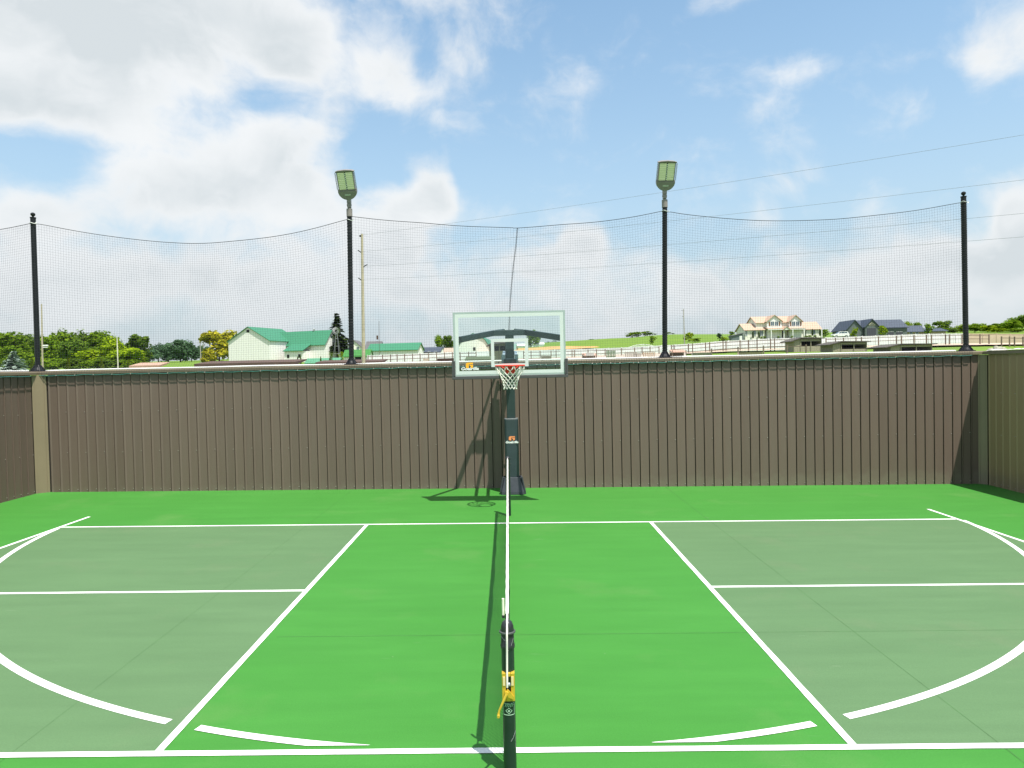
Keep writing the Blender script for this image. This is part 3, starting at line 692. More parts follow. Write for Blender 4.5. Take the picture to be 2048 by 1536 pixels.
# upper arms: bowed brace to the board's edges and back past the pole
za, ze = at(1019,665.5,12.40).z, at(1019,678.5,11.27).z
b = MB(); b.b2(-.30,.30,-.235,-.170, za-.052, za+.050); b.build('arm_crossbar', M_hblk, hoop, bevel=.008)
for s in (-1, 1):
    b = MB(); p0 = Vector((s*.288,-.205,za)); p1 = Vector((s*.885,yb+.075,ze))
    d = (p1-p0).normalized(); sd = d.cross(Vector((0,0,1))).normalized()*.026; up_ = Vector((0,0,.051))
    c8 = [p0+sd-up_,p0-sd-up_,p0-sd+up_,p0+sd+up_,p1+sd-up_,p1-sd-up_,p1-sd+up_,p1+sd+up_]
    b._add(c8, [(0,1,2,3),(7,6,5,4),(0,4,5,1),(1,5,6,2),(2,6,7,3),(3,7,4,0)]); b.build('upper_arm', M_hblk, hoop, bevel=.005)
    b = MB(); b.b2(*sorted((s*.86, s*.905)), yb+.046, yb+.085, ze-.12, ze+.12); b.build('board_bracket', M_hblk, hoop)
    b = MB(); b.tube([(s*.25,-.2,za+.035),(s*.10,.20,za+.075),(s*.10,.28,za-.02)], .022, 6); b.build('rear_stay', M_hblk, hoop)
    b = MB(); b.box((s*.072,-.20,za+.060),(.012,.09,.016)); b.build('stop_strip', M_pwhite, hoop)
    for k in (.30,.34):
        b = MB(); b.tube([(s*k,-.245+.0*s,za+.01),(s*k,-.228,za+.01)], .012, 8); b.build('bolt', M_steel, hoop)
    # lower arms, galvanised, past the pole to the lift jack
    b = MB(); q0 = Vector((s*.108,yb+.06,at(1019,724,11.26).z)); q1 = Vector((s*.108,.33,at(1019,706,12.9).z))
    d = (q1-q0).normalized(); sd = Vector((.024,0,0)); up_ = Vector((0,0,.040))
    c8 = [q0+sd-up_,q0-sd-up_,q0-sd+up_,q0+sd+up_,q1+sd-up_,q1-sd-up_,q1-sd+up_,q1+sd+up_]
    b._add(c8, [(0,1,2,3),(7,6,5,4),(0,4,5,1),(1,5,6,2),(2,6,7,3),(3,7,4,0)]); b.build('lower_arm', M_steel, hoop, bevel=.004)
    b = MB(); b.box((s*.108,yb+.14,at(1019,718,11.3).z),(.060,.12,.15)); b.build('arm_bracket', M_steel, hoop, bevel=.006)
zr_ = at(1019,706,12.9).z
b = MB(); b.tube([(-.13,.30,zr_-.01),(.13,.30,zr_-.01)], .022, 8); b.build('rear_axle', M_steel, hoop); b = MB(); b.tube([(-.12,yb+.16,at(1019,718.5,11.36).z),(.12,yb+.16,at(1019,718.5,11.36).z)], .009, 8); b.build('arm_axle', M_steel, hoop)
b = MB(); b.tube([(0,.30,zr_),(0,.27,1.75),(0,.20,1.0)], [.03,.03,.024], 10); b.tube([(0,.20,1.05),(.0,.10,1.02)], .03, 8); b.tube([(0,.27,1.15),(.08,.30,1.05),(.08,.30,.85)], .012, 6); b.build('lift_jack', M_hblk, hoop)
b = MB(); b.b2(-.105,.105,yb+.02,yb+.06,zB(737),zB(718)); b.build('rim_mount', M_hblk, hoop)
# rim
YR = 10.80; zr = at(1019, 731.5, YR).z; ry = YR-12.6; RR = .2285
b = MB(); b.tube([(RR*math.cos(a), ry+RR*math.sin(a), zr) for a in [k*math.pi/28 for k in range(56)]], .0135, 8, closed=True); rim = b.build('rim', M_rim, hoop, True)
b = MB(); b.b2(-.075,.075, yb-.022, yb-.002, zr-.125, zr+.012)
b.prism([(-.17,yb-.01),(.17,yb-.01),(.09,ry+RR-.02),(-.09,ry+RR-.02)], zr-.006, zr+.010, 'z')
b.prism([(-.17,yb-.012),(.17,yb-.012),(.17,yb-.002),(-.17,yb-.002)], zr-.03, zr-.0065, 'z')
for s in (-1, 1): b.tube([(s*.06,yb-.015,zr-.11),(s*.10,ry+.17,zr-.03),(s*.155,ry+.155,zr-.006)], .009, 6)
b.build('rim_bracket', M_rim, rim, bevel=.004)
b = MB()
for k in range(12):
    a = 2*math.pi*(k+.5)/12; c, s_ = math.cos(a), math.sin(a)
    b.tube([(c*(RR-.001)-s_*.014, ry+s_*(RR-.001)+c*.014, zr-.008),(c*(RR-.004), ry+s_*(RR-.004), zr-.026),(c*(RR-.001)+s_*.014, ry+s_*(RR-.001)-c*.014, zr-.008)], .0032, 4)
h_ = b.build('net_hooks', M_rim, rim); h_['kind'] = 'stuff'
# net: twelve hanging loops crossing in diamonds
rows = [(0,.226),(.075,.196),(.135,.160),(.180,.136),(.225,.120),(.268,.110),(.312,.104),(.352,.106)]
b = MB()
for k in range(12):
    for sg in (-1, 1):
        pts = []
        for j, (dz, rr) in enumerate(rows):
            a = 2*math.pi*(k+.5+sg*.5*j*1.0)/12; j_ = .004*math.sin(k*5.1+j*2.3)
            pts.append(((rr+j_)*math.cos(a), ry+(rr+j_)*math.sin(a), zr-.018-dz))
        b.tube(pts, [.0068]+[.0052]*(len(pts)-1), 5)
    a = 2*math.pi*(k+.5)/12
    b.tube([(.228*math.cos(a-.09), ry+.228*math.sin(a-.09), zr-.06),(.231*math.cos(a-.05), ry+.231*math.sin(a-.05), zr-.012),(.226*math.cos(a), ry+.226*math.sin(a), zr+.004),(.231*math.cos(a+.05), ry+.231*math.sin(a+.05), zr-.012),(.228*math.cos(a+.09), ry+.228*math.sin(a+.09), zr-.06)], .0055, 5)
b.build('net', M_cord, hoop, True)
# ================================================================ the court net
M_npost = pm('net_post_paint', (.012,.026,.020), .35, .2, 5, spec=.5)
M_brass = pm('brass_winch', (.62,.42,.045), .33, .12, 14, metal=.35, spec=.5)
M_cable = pm('white_cable', (.74,.70,.64), .6, .06, 14)
M_tape = pm('headband_white', (.78,.75,.70), .7, .05, 10)
M_band = pm('headband_black', (.028,.028,.030), .7, .15, 10)
M_lab = pm('label_print', (.36,.62,.40), .5, .05, 9)
YN0, YN1 = 3.84, 10.66
XN0, XN1 = at(1014.5, 1260, YN0).x, at(1016, 960, YN1).x
np_ = thing('net_post', 'dark green net post in the foreground with a brass winch and crank', 'net post', (XN0, YN0, 0))
pr = .0365; hz_ = at(1014,1240,YN0).z
b = MB(); b.tube([(0,0,.0),(0,0,hz_-.055)], pr, 20); b.build('shaft', M_npost, np_, True)
b = MB(); b.lathe([(pr+.004,-.20+hz_+.045),(pr+.0045,hz_-.15),(pr+.0045,hz_-.135),(pr+.001,hz_-.13),(pr+.0008,hz_-.05),(pr*.96,hz_-.03),(pr*.75,hz_-.010),(pr*.4,hz_),(.004,hz_+.002)], 20); b.build('cap', pm('cap_black',(.02,.022,.026),.3,.1,9,spec=.5), np_, True)
b = MB(); zc = at(1014,1268,YN0-.04).z
b.tube([((pr+.004)*math.cos(a), (pr+.004)*math.sin(a), zc) for a in [k*math.pi/10 for k in range(20)]], .007, 6, closed=True); b.build('strap', pm('strap_grey',(.06,.07,.065),.5,.1,9), np_, True)
zw1, zw0 = at(1014,1345,YN0-.04).z, at(1014,1402,YN0-.04).z
b = MB()                                             # winch: half-round brass bracket with a slot
for (x0,x1,z0,z1) in ((-.036,-.014,zw0,zw1),(.014,.036,zw0,zw1),(-.0138,.0138,zw1-.022,zw1),(-.0138,.0138,zw0,zw0+.035)):
    b.b2(x0,x1,-pr-.012,-.002,z0,z1)
b.build('winch_bracket', M_brass, np_, bevel=.004)
b = MB(); b.tube([(-.013,-.030,(zw0+zw1)/2+.01),(.013,-.030,(zw0+zw1)/2+.01)], .013, 10); b.build('winch_drum', M_steel, np_, True)
for s in (-1, 1):
    b = MB(); b.box((s*.0235,-pr-.0135,zw1-.045),(.013,.004,.050)); b.build('winch_face', pm('brass_worn',(.75,.58,.33),.4,.1,9,metal=.2), np_)
b = MB(); zk = zw0+.045
b.prism([(-.006,zk+.03),(.012,zk+.012),(.030,zk-.015),(.028,zk-.03),(-.010,zk-.012),(-.020,zk+.005)], -pr-.022, -pr-.0125, 'y')
b.tube([(-.010,-pr-.012,zk+.008),(-.010,-pr-.034,zk+.008)], .011, 10)
b.tube([(-.010,-pr-.030,zk+.008),(-.030,-pr-.040,zk-.030),(-.052,-pr-.044,zk-.075),(-.058,-pr-.045,zk-.10)], [.008,.007,.006,.007], 8)
b.tube([(-.058,-pr-.030,zk-.104),(-.058,-pr-.064,zk-.104)], .008, 8)
b.build('crank_handle', M_brass, np_, True)
def onpost(x, z, off=.0008):                        # a point on the curved face of the post
    x = max(-.0355, min(.0355, x)); return (x, -math.sqrt((pr+off)**2-x*x), z)
zl1, zl0 = at(1014,1408,YN0-.04).z, at(1014,1431,YN0-.04).z
b = MB()
def strokes(pts, r=.0011):
    pp = []
    for p, q in zip(pts, pts[1:]):
        for k in range(6): pp.append(onpost(p[0]+(q[0]-p[0])*k/6, p[1]+(q[1]-p[1])*k/6))
    pp.append(onpost(*pts[-1])); b.tube(pp, r, 4)
xl = .030
strokes([(-xl,zl0),(xl,zl0),(xl,zl1),(.012,zl1)]); strokes([(.004,zl1),(-xl,zl1),(-xl,zl0)])
zm = zl0+(zl1-zl0)*.36; hh = (zl1-zl0)*.24
strokes([(-.018,zm),(0,zm+hh),(.018,zm),(0,zm-hh),(-.018,zm)]); strokes([(-.005,zm+.002),(.005,zm+.002)]); strokes([(-.005,zm-.002),(.005,zm-.002)])
zt_ = zl0+(zl1-zl0)*.78
for k in range(5): strokes([(-.022+k*.0095,zt_-.006),(-.017+k*.0095,zt_+.006),(-.0135+k*.0095,zt_+.006)], .0016)
strokes([(-.024,zt_+.011),(.020,zt_+.011)], .0014)
b.build('label_print', M_lab, np_)
b = MB(); b.tube([onpost(.033,zc-.03,.003),onpost(.02,zc-.075,.003),onpost(.0,zc-.10,.003)], .0009, 4); b.tube([onpost(-.034,zc-.02,.003),onpost(-.02,zc-.035,.003),onpost(-.003,zc-.042,.003)], .0009, 4); b.tube([onpost(.034,zl0-.10,.002),onpost(.022,zl0-.13,.002),onpost(.008,zl0-.15,.002)], .0009, 4); w_ = b.build('loose_twine', M_chip, np_); w_['kind'] = 'stuff'
# far post
fp = thing('net_post', 'dark net post at the far end of the net, before the hoop', 'net post', (XN1, YN1, 0))
b = MB(); b.tube([(0,0,0),(0,0,.90)], pr, 16); b.build('shaft', M_npost, fp, True)
b = MB(); b.lathe([(pr+.001,.90),(pr*.9,.915),(pr*.5,.93),(.004,.934)], 16); b.build('cap', MATS['cap_black'], fp, True)
# the net itself
net = thing('court_net', 'low black net with white top cord dividing the green court', 'net', ((XN0+XN1)/2, (YN0+YN1)/2, 0)); nl = Vector(net.location)
ya, yb_ = YN0+.075, YN1-.06
def topz(s): return .895-.16*s*(1-s)
def nx_(s, v): return XN0+(XN1-XN0)*s+.006*math.sin(s*9+1)*math.sin(math.pi*v)+.004*math.sin(s*31)*(1-v)
def PN(s, v): 
    zt2 = topz(s)-.085; zb2 = .02+.01*math.sin(s*13)
    return Vector((nx_(s,v), ya+(yb_-ya)*s, zb2+(zt2-zb2)*v))-nl
b = MB(); ny = int((yb_-ya)/.038); nv = 22
for i in range(ny+1): b.tube([PN(i/ny, k/4) for k in range(5)], .0021, 3, False)
for j in range(nv+1): b.tube([PN(i/60, j/nv) for i in range(61)], .0021, 3, False)
m_ = b.build('mesh', M_band, net); m_['kind'] = 'stuff'
b = MB()
for i in range(60):
    s0, s1 = i/60, (i+1)/60
    P4 = []
    for s in (s0, s1):
        x = nx_(s,1); y = ya+(yb_-ya)*s; z = topz(s); w = .011+.003*math.sin(s*40)
        P4 += [Vector((x-w,y,z-.088))-nl, Vector((x+w,y,z-.088))-nl, Vector((x+w*.7,y,z))-nl, Vector((x-w*.7,y,z))-nl]
    b._add(P4, [(0,1,5,4),(1,2,6,5),(2,3,7,6),(3,0,4,7)]+([(3,2,1,0)] if i==0 else [])+([(4,5,6,7)] if i==59 else []))
b.build('headband', M_band, net)
b = MB(); cp = []
for i in range(161):
    s = i/160; cp.append(Vector((nx_(s,1)+.0022*noise.noise(Vector((s*60,1,2))), ya+(yb_-ya)*s, topz(s)+.003))-nl)
b.tube([Vector(p) for p in cp], [.0105 if i < 158 else .008 for i in range(161)], 7); b.build('top_cord', M_tape, net, True)
b = MB()                                             # cable over the post cap and down to the winch
cz = Vector((XN0, YN0, 0))-nl
b.tube([cp[0]+Vector((0,.02,0)), cz+Vector((.001,.045,hz_-.002)), cz+Vector((.001,.012,hz_+.007)), cz+Vector((0,-.018,hz_+.001)), cz+Vector((-.001,-pr-.006,hz_-.05)), cz+Vector((-.002,-pr-.0155,zc)), cz+Vector((-.003,-pr-.007,zc-.06)), cz+Vector((-.006,-pr-.009,zw1)), cz+Vector((-.006,-pr-.016,zw1-.03)), cz+Vector((-.007,-pr-.012,(zw0+zw1)/2))], .0058, 8); b.build('cable', M_cable, net, True)
b = MB(); b.tube([cz+Vector((-.022,.10,.86)), cz+Vector((-.0225,.10,at(1008,1230,YN0+.1).z))], .0078, 8); b.build('dowel_sleeve', M_band, net)
b = MB(); b.tube([cz+Vector((-.0225,.10,at(1008,1230,YN0+.1).z+.0005)), cz+Vector((-.022,.10,at(1008,1197,YN0+.1).z))], .0075, 8); b.build('dowel', pm('dowel_white',(.70,.72,.55),.5,.05,9), net)
b = MB(); b.b2(-.012,.012,YN1-.07-nl.y,YN1-.055-nl.y,.02,.85); b.M=None; b.v=[(x+XN1-nl.x,y,z) for x,y,z in b.v]; b.build('side_tape', M_band, net)
# ================================================================ terrain
DK = [13.4, 30, 60, 105, 125, 160, 215, 320, 600, 1500, 4000]
# ground seen at each distance, by bearing (column) -> height; the land climbs away and to the right
COLS = {
 -200:[None,None,790,762,756,748,742,736,732,742,755], 60:[None,None,786,760,754,747,740,735,731,738,750],
 380:[None,None,778,752,745,738,731,726,721,728,745], 560:[None,None,772,745,738,732,725,719,715,722,740],
 700:[None,None,765,738,731,725,717,710,706,712,738], 900:[None,None,758,732,725,718,710,702,698,702,735],
 1050:[None,None,752,727,719,711,702,695,689,690,730], 1130:[None,None,748,724,716,707,698,689,682,690,730],
 1250:[None,None,744,720,711,700,692,682,676,688,728], 1330:[None,None,740,716,708,696,686,675,669,688,726],
 1500:[None,None,733,707,701,689,680,674,668,688,722], 1700:[None,None,726,701,695,684,674,668,664,686,720],
 1900:[None,None,720,697,690,682,672,665,661,684,718], 2048:[None,None,716,695,688,680,668,658,645,680,716],
 2400:[None,None,705,688,680,668,652,638,622,670,705]}
CK = sorted(COLS)
def _colz(c, i):
    v = COLS[c][i]
    if v is None: return (-.15, -.1)[i]
    return at(c, v, DK[i]).z
ZT = {c: [_colz(c, i) for i in range(len(DK))] for c in CK}
def gz(x, y):
    y = max(y, DK[0])
    u = 1022 + (x-CAMX)/y*FPX
    u = max(CK[0], min(CK[-1]-1e-3, u)); d = min(y, DK[-1]-1e-3)
    i = max(k for k in range(len(DK)-1) if DK[k] <= d); t = (d-DK[i])/(DK[i+1]-DK[i]); t = t*t*(3-2*t)*.25+t*.75
    j = max(k for k in range(len(CK)-1) if CK[k] <= u); s = (u-CK[j])/(CK[j+1]-CK[j]); s = s*s*(3-2*s)
    a = ZT[CK[j]]; b_ = ZT[CK[j+1]]
    return (a[i]+(a[i+1]-a[i])*t)*(1-s)+(b_[i]+(b_[i+1]-b_[i])*t)*s
def G(u, d, off=0.0):
    x = ux(u, d); return Vector((x, d, gz(x, d)+off))
M_grass = pm('grass', (.090,.172,.006), .9, .2, .05, .3, 3, sec=(.120,.200,.008))
M_gravel = pm('pale_gravel', (.36,.31,.25), .95, .12, .6, .2, 8)
M_dirt = pm('orange_soil', (.46,.27,.10), .95, .15, .25, .2, 4)
M_sand = pm('sandy_track', (.42,.33,.25), .95, .12, .4)
us = [-30000,-8000,-3000,-1200,-500]+list(range(-300,2500,40))+[2700,3200,4500,9000,30000]
ds = [13.4,18,24,30,40,50,60,70,80,90,97,105,115,125,140,160,185,215,250,285,320,380,450,600,900,1500,2600,4000,7000]
b = MB(); pts = []
for d in ds:
    for u in us:
        x = CAMX+(u-1022)/FPX*d; pts.append((x, d, gz(x, d)+(.25*noise.noise(Vector((x*.03,d*.03,0))) if d > 60 else 0)))
n = len(us)
b._add(pts, [(i*n+j, i*n+j+1, (i+1)*n+j+1, (i+1)*n+j) for i in range(len(ds)-1) for j in range(n-1)])
b.face([(-294,-3000,-.15),(294,-3000,-.15),(294,13.4,-.15),(-294,13.4,-.15)])
gr = struct(b.build('ground', M_grass, None, True))
def patch(name, u0, u1, d0, d1, mat, off=.12, nu=40, nd_=10, ragged=0.0):
    bb = MB(); P_ = []
    for i in range(nd_+1):
        for j in range(nu+1):
            u = u0+(u1-u0)*j/nu; d = d0+(d1-d0)*i/nd_
            if ragged < 0: d = d0+(d-d0)*max(.02, math.sin(math.pi*min(1,max(0,j/nu)))**.6)
            elif ragged and i in (0, nd_): d += (d1-d0)*ragged*noise.noise(Vector((u*.05, i, 3)))
            p = G(u, d, off); P_.append((p.x, p.y, p.z))
    bb._add(P_, [(i*(nu+1)+j, i*(nu+1)+j+1, (i+1)*(nu+1)+j+1, (i+1)*(nu+1)+j) for i in range(nd_) for j in range(nu)])
    return struct(bb.build(name, mat, None, True))
patch('gravel_yard', 640, 1372, 55, 123.5, M_gravel, .30)
patch('sandy_track', 1372, 2100, 113, 123.6, M_sand, .30, 40, 6, .15)
patch('bare_soil', 940, 1200, 190, 262, M_dirt, .45, 40, 8, -1)
# ================================================================ vegetation
M_bark = pm('bark', (.10,.075,.05), .9, .25, 3, .3, 12)
LF = {'deep': leafmat('leaf_deep', (.060,.120,.018), (.150,.225,.030)), 'mid': leafmat('leaf_mid', (.090,.170,.014), (.195,.290,.022)),
      'bright': leafmat('leaf_bright', (.16,.25,.010), (.27,.36,.014)), 'blue': leafmat('leaf_bluegreen_haze', (.060,.120,.060), (.105,.180,.090)),  # bluegreen has the far trees' haze mixed into its leaf colour
      'gold': leafmat('leaf_gold', (.20,.21,.010), (.50,.45,.04)), 'spruce': leafmat('needle_blue', (.17,.24,.20), (.36,.44,.37), .15),
      'conifer': leafmat('needle_green', (.016,.036,.010), (.050,.075,.020), .15), 'lime': leafmat('leaf_lime', (.10,.15,.012), (.19,.22,.02))}
def crown_mesh(seed, n=1500, leaf=.055, lobes=15, flat=1.0):
    """unit tree crown: spans exactly -0.5..0.5 in x,y and 0..1 in z"""
    rnd = random.Random(seed); bb = MB(); Ls = []
    for k in range(lobes):
        a = rnd.uniform(0,6.28); r = rnd.uniform(.05,.36); z = rnd.uniform(.16,.84); r *= (1.0 if z < .6 else .7)
        Ls.append((Vector((r*math.cos(a), r*math.sin(a), z)), rnd.uniform(.08,.22)))
    Ls.append((Vector((0,0,.62)), .30)); Ls.append((Vector((0,0,.36)), .30))
    for i in range(n):
        c, r = rnd.choice(Ls)
        d = Vector((rnd.gauss(0,1), rnd.gauss(0,1), rnd.gauss(0,1))).normalized(); p = c+d*r*(rnd.random()**.38)
        nrm = (d+Vector((rnd.gauss(0,.6), rnd.gauss(0,.6), rnd.gauss(0,.6)+.25))).normalized()
        t = nrm.orthogonal().normalized(); t = Matrix.Rotation(rnd.uniform(0,6.28),3,nrm) @ t; w = nrm.cross(t)
        s = leaf*rnd.uniform(.55,1.25)
        bb.face([p-t*s*.5-w*s*.35, p+t*s*.35-w*s*.5, p+t*s*.6+w*s*.25, p-t*s*.2+w*s*.5])
    lo = [min(v[i] for v in bb.v) for i in range(3)]; hi = [max(v[i] for v in bb.v) for i in range(3)]
    bb.v = [((v[0]-lo[0])/(hi[0]-lo[0])-.5, (v[1]-lo[1])/(hi[1]-lo[1])-.5, .03+.97*(v[2]-lo[2])/(hi[2]-lo[2])) for v in bb.v]
    me = bb.mesh('crown'); return me
CR = [crown_mesh(s, 2300, .058) for s in (1,2,3,4,5)]
CRS = [crown_mesh(s, 420, .10, 7) for s in (21,22,23)]
def trunk_mesh(seed):
    rnd = random.Random(seed); bb = MB()
    bb.tube([(0,0,-.05),(.006,0,.15),(-.004,.008,.34),(.004,0,.55),(0,0,.75)], [.034,.026,.022,.014,.006], 7)
    for k in range(6):
        a = k*1.05+rnd.uniform(-.3,.3); z = .22+.07*k; bb.tube([(0,0,z),(.13*math.cos(a),.13*math.sin(a),z+.12),(.24*math.cos(a),.24*math.sin(a),z+.18)], [.013,.009,.003], 5)
    return bb.mesh('trunk')
TR = [trunk_mesh(s) for s in (1,2)]
def tree(name, label, u, d, vtop, w_px, leaf='mid', cat='tree', group=None, small=False, base=None, seed=None):
    p = G(u, d) if base is None else base
    ztop = at(u, vtop, d).z; hgt = max(.6, ztop-p.z); wd = w_px*d/FPX
    t = thing(name, label, cat, p, (seed if seed is not None else random.uniform(0,6.28)), group)
    me = random.choice(CRS if small else CR).copy(); me.materials.clear()
    c = link('crown', me, LF[leaf], t); c.scale = (wd*1.12, wd*1.12, hgt)
    tm = random.choice(TR).copy(); tm.materials.clear(); k = link('trunk', tm, M_bark, t); s = min(wd, hgt)*1.0; k.scale = (s, s, hgt)
    return t
def conifer(name, label, u, d, vtop, w_px, leaf, tiers=13, group=None, sparse=1.0, n_branch=11, bare=.10):
    p = G(u, d); hgt = at(u, vtop, d).z-p.z; wd = w_px*d/FPX
    rnd = random.Random(int(u)); bb = MB()
    for i in range(tiers):
        f = i/(tiers-1); z = hgt*(bare+(1-bare)*f*.985); r = wd*.5*((1-f)**.85)*(1+.25*rnd.uniform(-1,1)*sparse)+.03*wd
        for k in range(max(5,int(n_branch*(1-.5*f)))):
            a = rnd.uniform(0,6.28); L_b = r*rnd.uniform(.65,1.12); dr = Vector((math.cos(a),math.sin(a),0)); sd = Vector((-math.sin(a),math.cos(a),0))
            for q in range(6):
                g0 = q/6; c = Vector((0,0,z))+dr*L_b*(g0+.12)+Vector((0,0,-.28*L_b*g0*g0+rnd.uniform(-.06,.06)*wd*.3))
                s = (.31*wd*(1-.45*g0)*(1-.5*f))*rnd.uniform(.7,1.2)
                tl = rnd.uniform(-.5,.5)
                bb.face([c-dr*s*.5-sd*s*.3, c-dr*s*.2+sd*s*.35+Vector((0,0,s*tl*.3)), c+dr*s*.7+Vector((0,0,-s*.25)), c+dr*s*.1-sd*s*.4+Vector((0,0,-s*tl*.3))])
    t = thing(name, label, 'tree', p, 0, group)
    bb.build('crown', LF[leaf], t)
    m2 = MB(); m2.tube([(0,0,-.2),(0,0,hgt*.5),(0,0,hgt*.99)], [wd*.045,wd*.03,wd*.004], 7); m2.build('trunk', M_bark, t); return t
def columnar(name, label, u, d, vtop, w_px, leaf, group):
    p = G(u, d); hgt = max(.5, at(u, vtop, d).z-p.z); wd = w_px*d/FPX; rnd = random.Random(int(u*3)); bb = MB()
    for i in range(170):
        f = rnd.random(); r = wd*.5*(1-f**2.2)*(.55+.45*min(1,f*5))*rnd.uniform(.6,1.05); a = rnd.uniform(0,6.28); c = Vector((r*math.cos(a), r*math.sin(a), hgt*f)); s = wd*.30*rnd.uniform(.6,1.2)
        dr = Vector((math.cos(a),math.sin(a),.6)).normalized(); sd = Vector((-math.sin(a),math.cos(a),0))
        bb.face([c-sd*s*.4, c+sd*s*.4, c+dr*s*.5+sd*s*.1+Vector((0,0,s*.9)), c+Vector((0,0,s*.7))-sd*s*.3])
    t = thing(name, label, 'shrub', p, 0, group); bb.build('crown', LF[leaf], t)
    m2 = MB(); m2.tube([(0,0,-.1),(0,0,hgt*.9)], [wd*.06,wd*.02], 5); m2.build('trunk', M_bark, t); return t

# left wood: a row of broadleaf trees, back ones first
wood = [(-60,300,664,95,'deep'),(22,285,663,86,'mid'),(58,300,668,60,'deep'),(120,275,655,80,'mid'),(165,285,657,74,'deep'),(205,280,661,66,'mid'),(95,262,668,46,'mid'),
        (150,262,676,70,'deep'),(25,258,690,60,'mid'),(-30,262,680,70,'mid'),(275,300,667,52,'deep')]
wl_ = ['tall tree in the left wood, outermost towards the left edge','broad dark tree left of the corner post in the left wood','dark tree directly behind the left corner post','tallest rounded tree just right of the left corner post',
       'dark rounded tree in the middle of the left wood','tree with a flat dark top right of the tallest one','tree beside the thin pole near the corner post','low dark tree filling the shade of the left wood',
       'light green tree above the blue spruce','low tree at the left end of the wood','single dark rounded tree right of the white pole']
for (u,d,v,w,lf), lb in zip(wood, wl_): tree('broadleaf_tree', lb, u, d, v, w, lf, group='trees of the left wood')
bright = [(185,235,697,62,'bright'),(232,238,666,58,'bright'),(258,230,694,66,'bright'),(215,228,712,60,'mid'),(80,230,712,40,'bright'),(110,236,716,50,'mid')]
bl_ = ['bright yellow green tree left of the white pole','bright tall tree standing behind the white pole','bright spreading tree right of the white pole','low green tree at the foot of the bright trees','bright bush low beside the corner post','low bush between the corner post and the bright trees']
for (u,d,v,w,lf), lb in zip(bright, bl_): tree('broadleaf_tree', lb, u, d, v, w, lf, group='bright trees of the left wood')
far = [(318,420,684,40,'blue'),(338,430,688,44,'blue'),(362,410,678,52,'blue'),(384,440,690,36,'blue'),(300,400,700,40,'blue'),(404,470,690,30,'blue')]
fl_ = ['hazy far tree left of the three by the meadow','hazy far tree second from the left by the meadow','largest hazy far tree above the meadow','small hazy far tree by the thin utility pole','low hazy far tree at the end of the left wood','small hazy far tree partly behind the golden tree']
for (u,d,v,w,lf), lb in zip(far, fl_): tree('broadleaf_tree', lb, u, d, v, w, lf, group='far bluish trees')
for u, v in ((66,719),(137,716),(203,719),(263,722),(288,719)):
    pass
cl_ = ['small yellow green column shrub at the foot of the corner post','small column shrub in front of the dark wood','small column shrub left of the white pole','small column shrub right of the white pole','small column shrub by the pink roof']
for (u,v), lb in zip(((66,717),(138,716),(204,718),(258,721),(289,719)), cl_): columnar('column_shrub', lb, u, 150, v, 9, 'lime', 'small column shrubs on the left')
conifer('blue_spruce', 'silvery blue spruce at the foot of the left wood', 30, 165, 703, 62, 'spruce', 10, None, .6, 16, .02)
under = [(-20,714,60,'mid'),(60,718,44,'deep'),(105,720,50,'mid'),(150,716,56,'deep'),(178,720,40,'mid'),(222,718,60,'deep'),(262,719,46,'mid'),(292,722,40,'deep')]
ul_ = ['low shrub left of the blue spruce','low dark shrub right of the blue spruce','low green shrub right of the corner post','low dark shrub below the middle of the left wood','low green shrub below the bright trees','low dark shrub around the foot of the white pole','low green shrub right of the white pole','low dark shrub above the pink roof']
for (u,v,w,lf), lb in zip(under, ul_): tree('understory_shrub', lb, u, 190, v, w, lf, 'shrub', 'shrubs under the left wood', base=at(u, 742, 190))
tree('golden_tree', 'rounded golden green tree beside the white barn', 440, 225, 659, 76, 'gold')
tree('golden_tree', 'small golden bush below the golden tree', 418, 215, 700, 28, 'gold', small=True)
conifer('tall_conifer', 'tall ragged conifer behind the windmill', 676, 205, 627, 58, 'conifer', 19, None, .8, 17, .20)
for (u,v), lb in zip(((596,714),(602,712),(642,714),(661,713),(664,707)), ['tiny dark column shrub before the small green roof, leftmost of a pair','tiny dark column shrub before the small green roof, right of a pair','tiny dark column shrub alone at the middle of the small green roof','short dark column shrub by the barn corner','taller dark column shrub by the barn corner']): columnar('column_shrub', lb, u, 140, v, 5, 'deep', 'dark column shrubs by the barn')
tree('broadleaf_tree', 'green shrub at the foot of the tall conifer', 683, 190, 703, 12, 'bright', small=True)
tree('broadleaf_tree', 'left of the two dark green trees beside the backboard', 880, 330, 667, 24, 'mid')
tree('broadleaf_tree', 'right of the two dark green trees beside the backboard', 897, 326, 670, 24, 'deep')
tree('broadleaf_tree', 'dark hedge low behind the tan roof beside the backboard', 905, 335, 684, 30, 'deep', cat='shrub', small=True)
tree('broadleaf_tree', 'green tree seen through the right half of the backboard', 1068, 330, 659, 26, 'mid')
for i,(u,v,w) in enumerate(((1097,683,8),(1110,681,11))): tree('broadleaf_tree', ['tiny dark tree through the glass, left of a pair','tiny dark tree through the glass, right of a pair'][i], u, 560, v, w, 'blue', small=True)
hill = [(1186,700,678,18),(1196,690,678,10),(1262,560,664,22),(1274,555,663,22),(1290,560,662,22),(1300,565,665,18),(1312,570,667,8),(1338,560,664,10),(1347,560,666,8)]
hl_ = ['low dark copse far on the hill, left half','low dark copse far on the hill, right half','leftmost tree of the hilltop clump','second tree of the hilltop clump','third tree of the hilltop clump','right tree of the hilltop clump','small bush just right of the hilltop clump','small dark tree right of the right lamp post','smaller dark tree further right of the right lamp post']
for (u,d,v,w), lb in zip(hill, hl_): tree('broadleaf_tree', lb, u, d, v, w, 'blue' if d > 600 else 'mid', small=True, group='trees along the hill')  # farthest trees get bluish leaves in place of distance haze
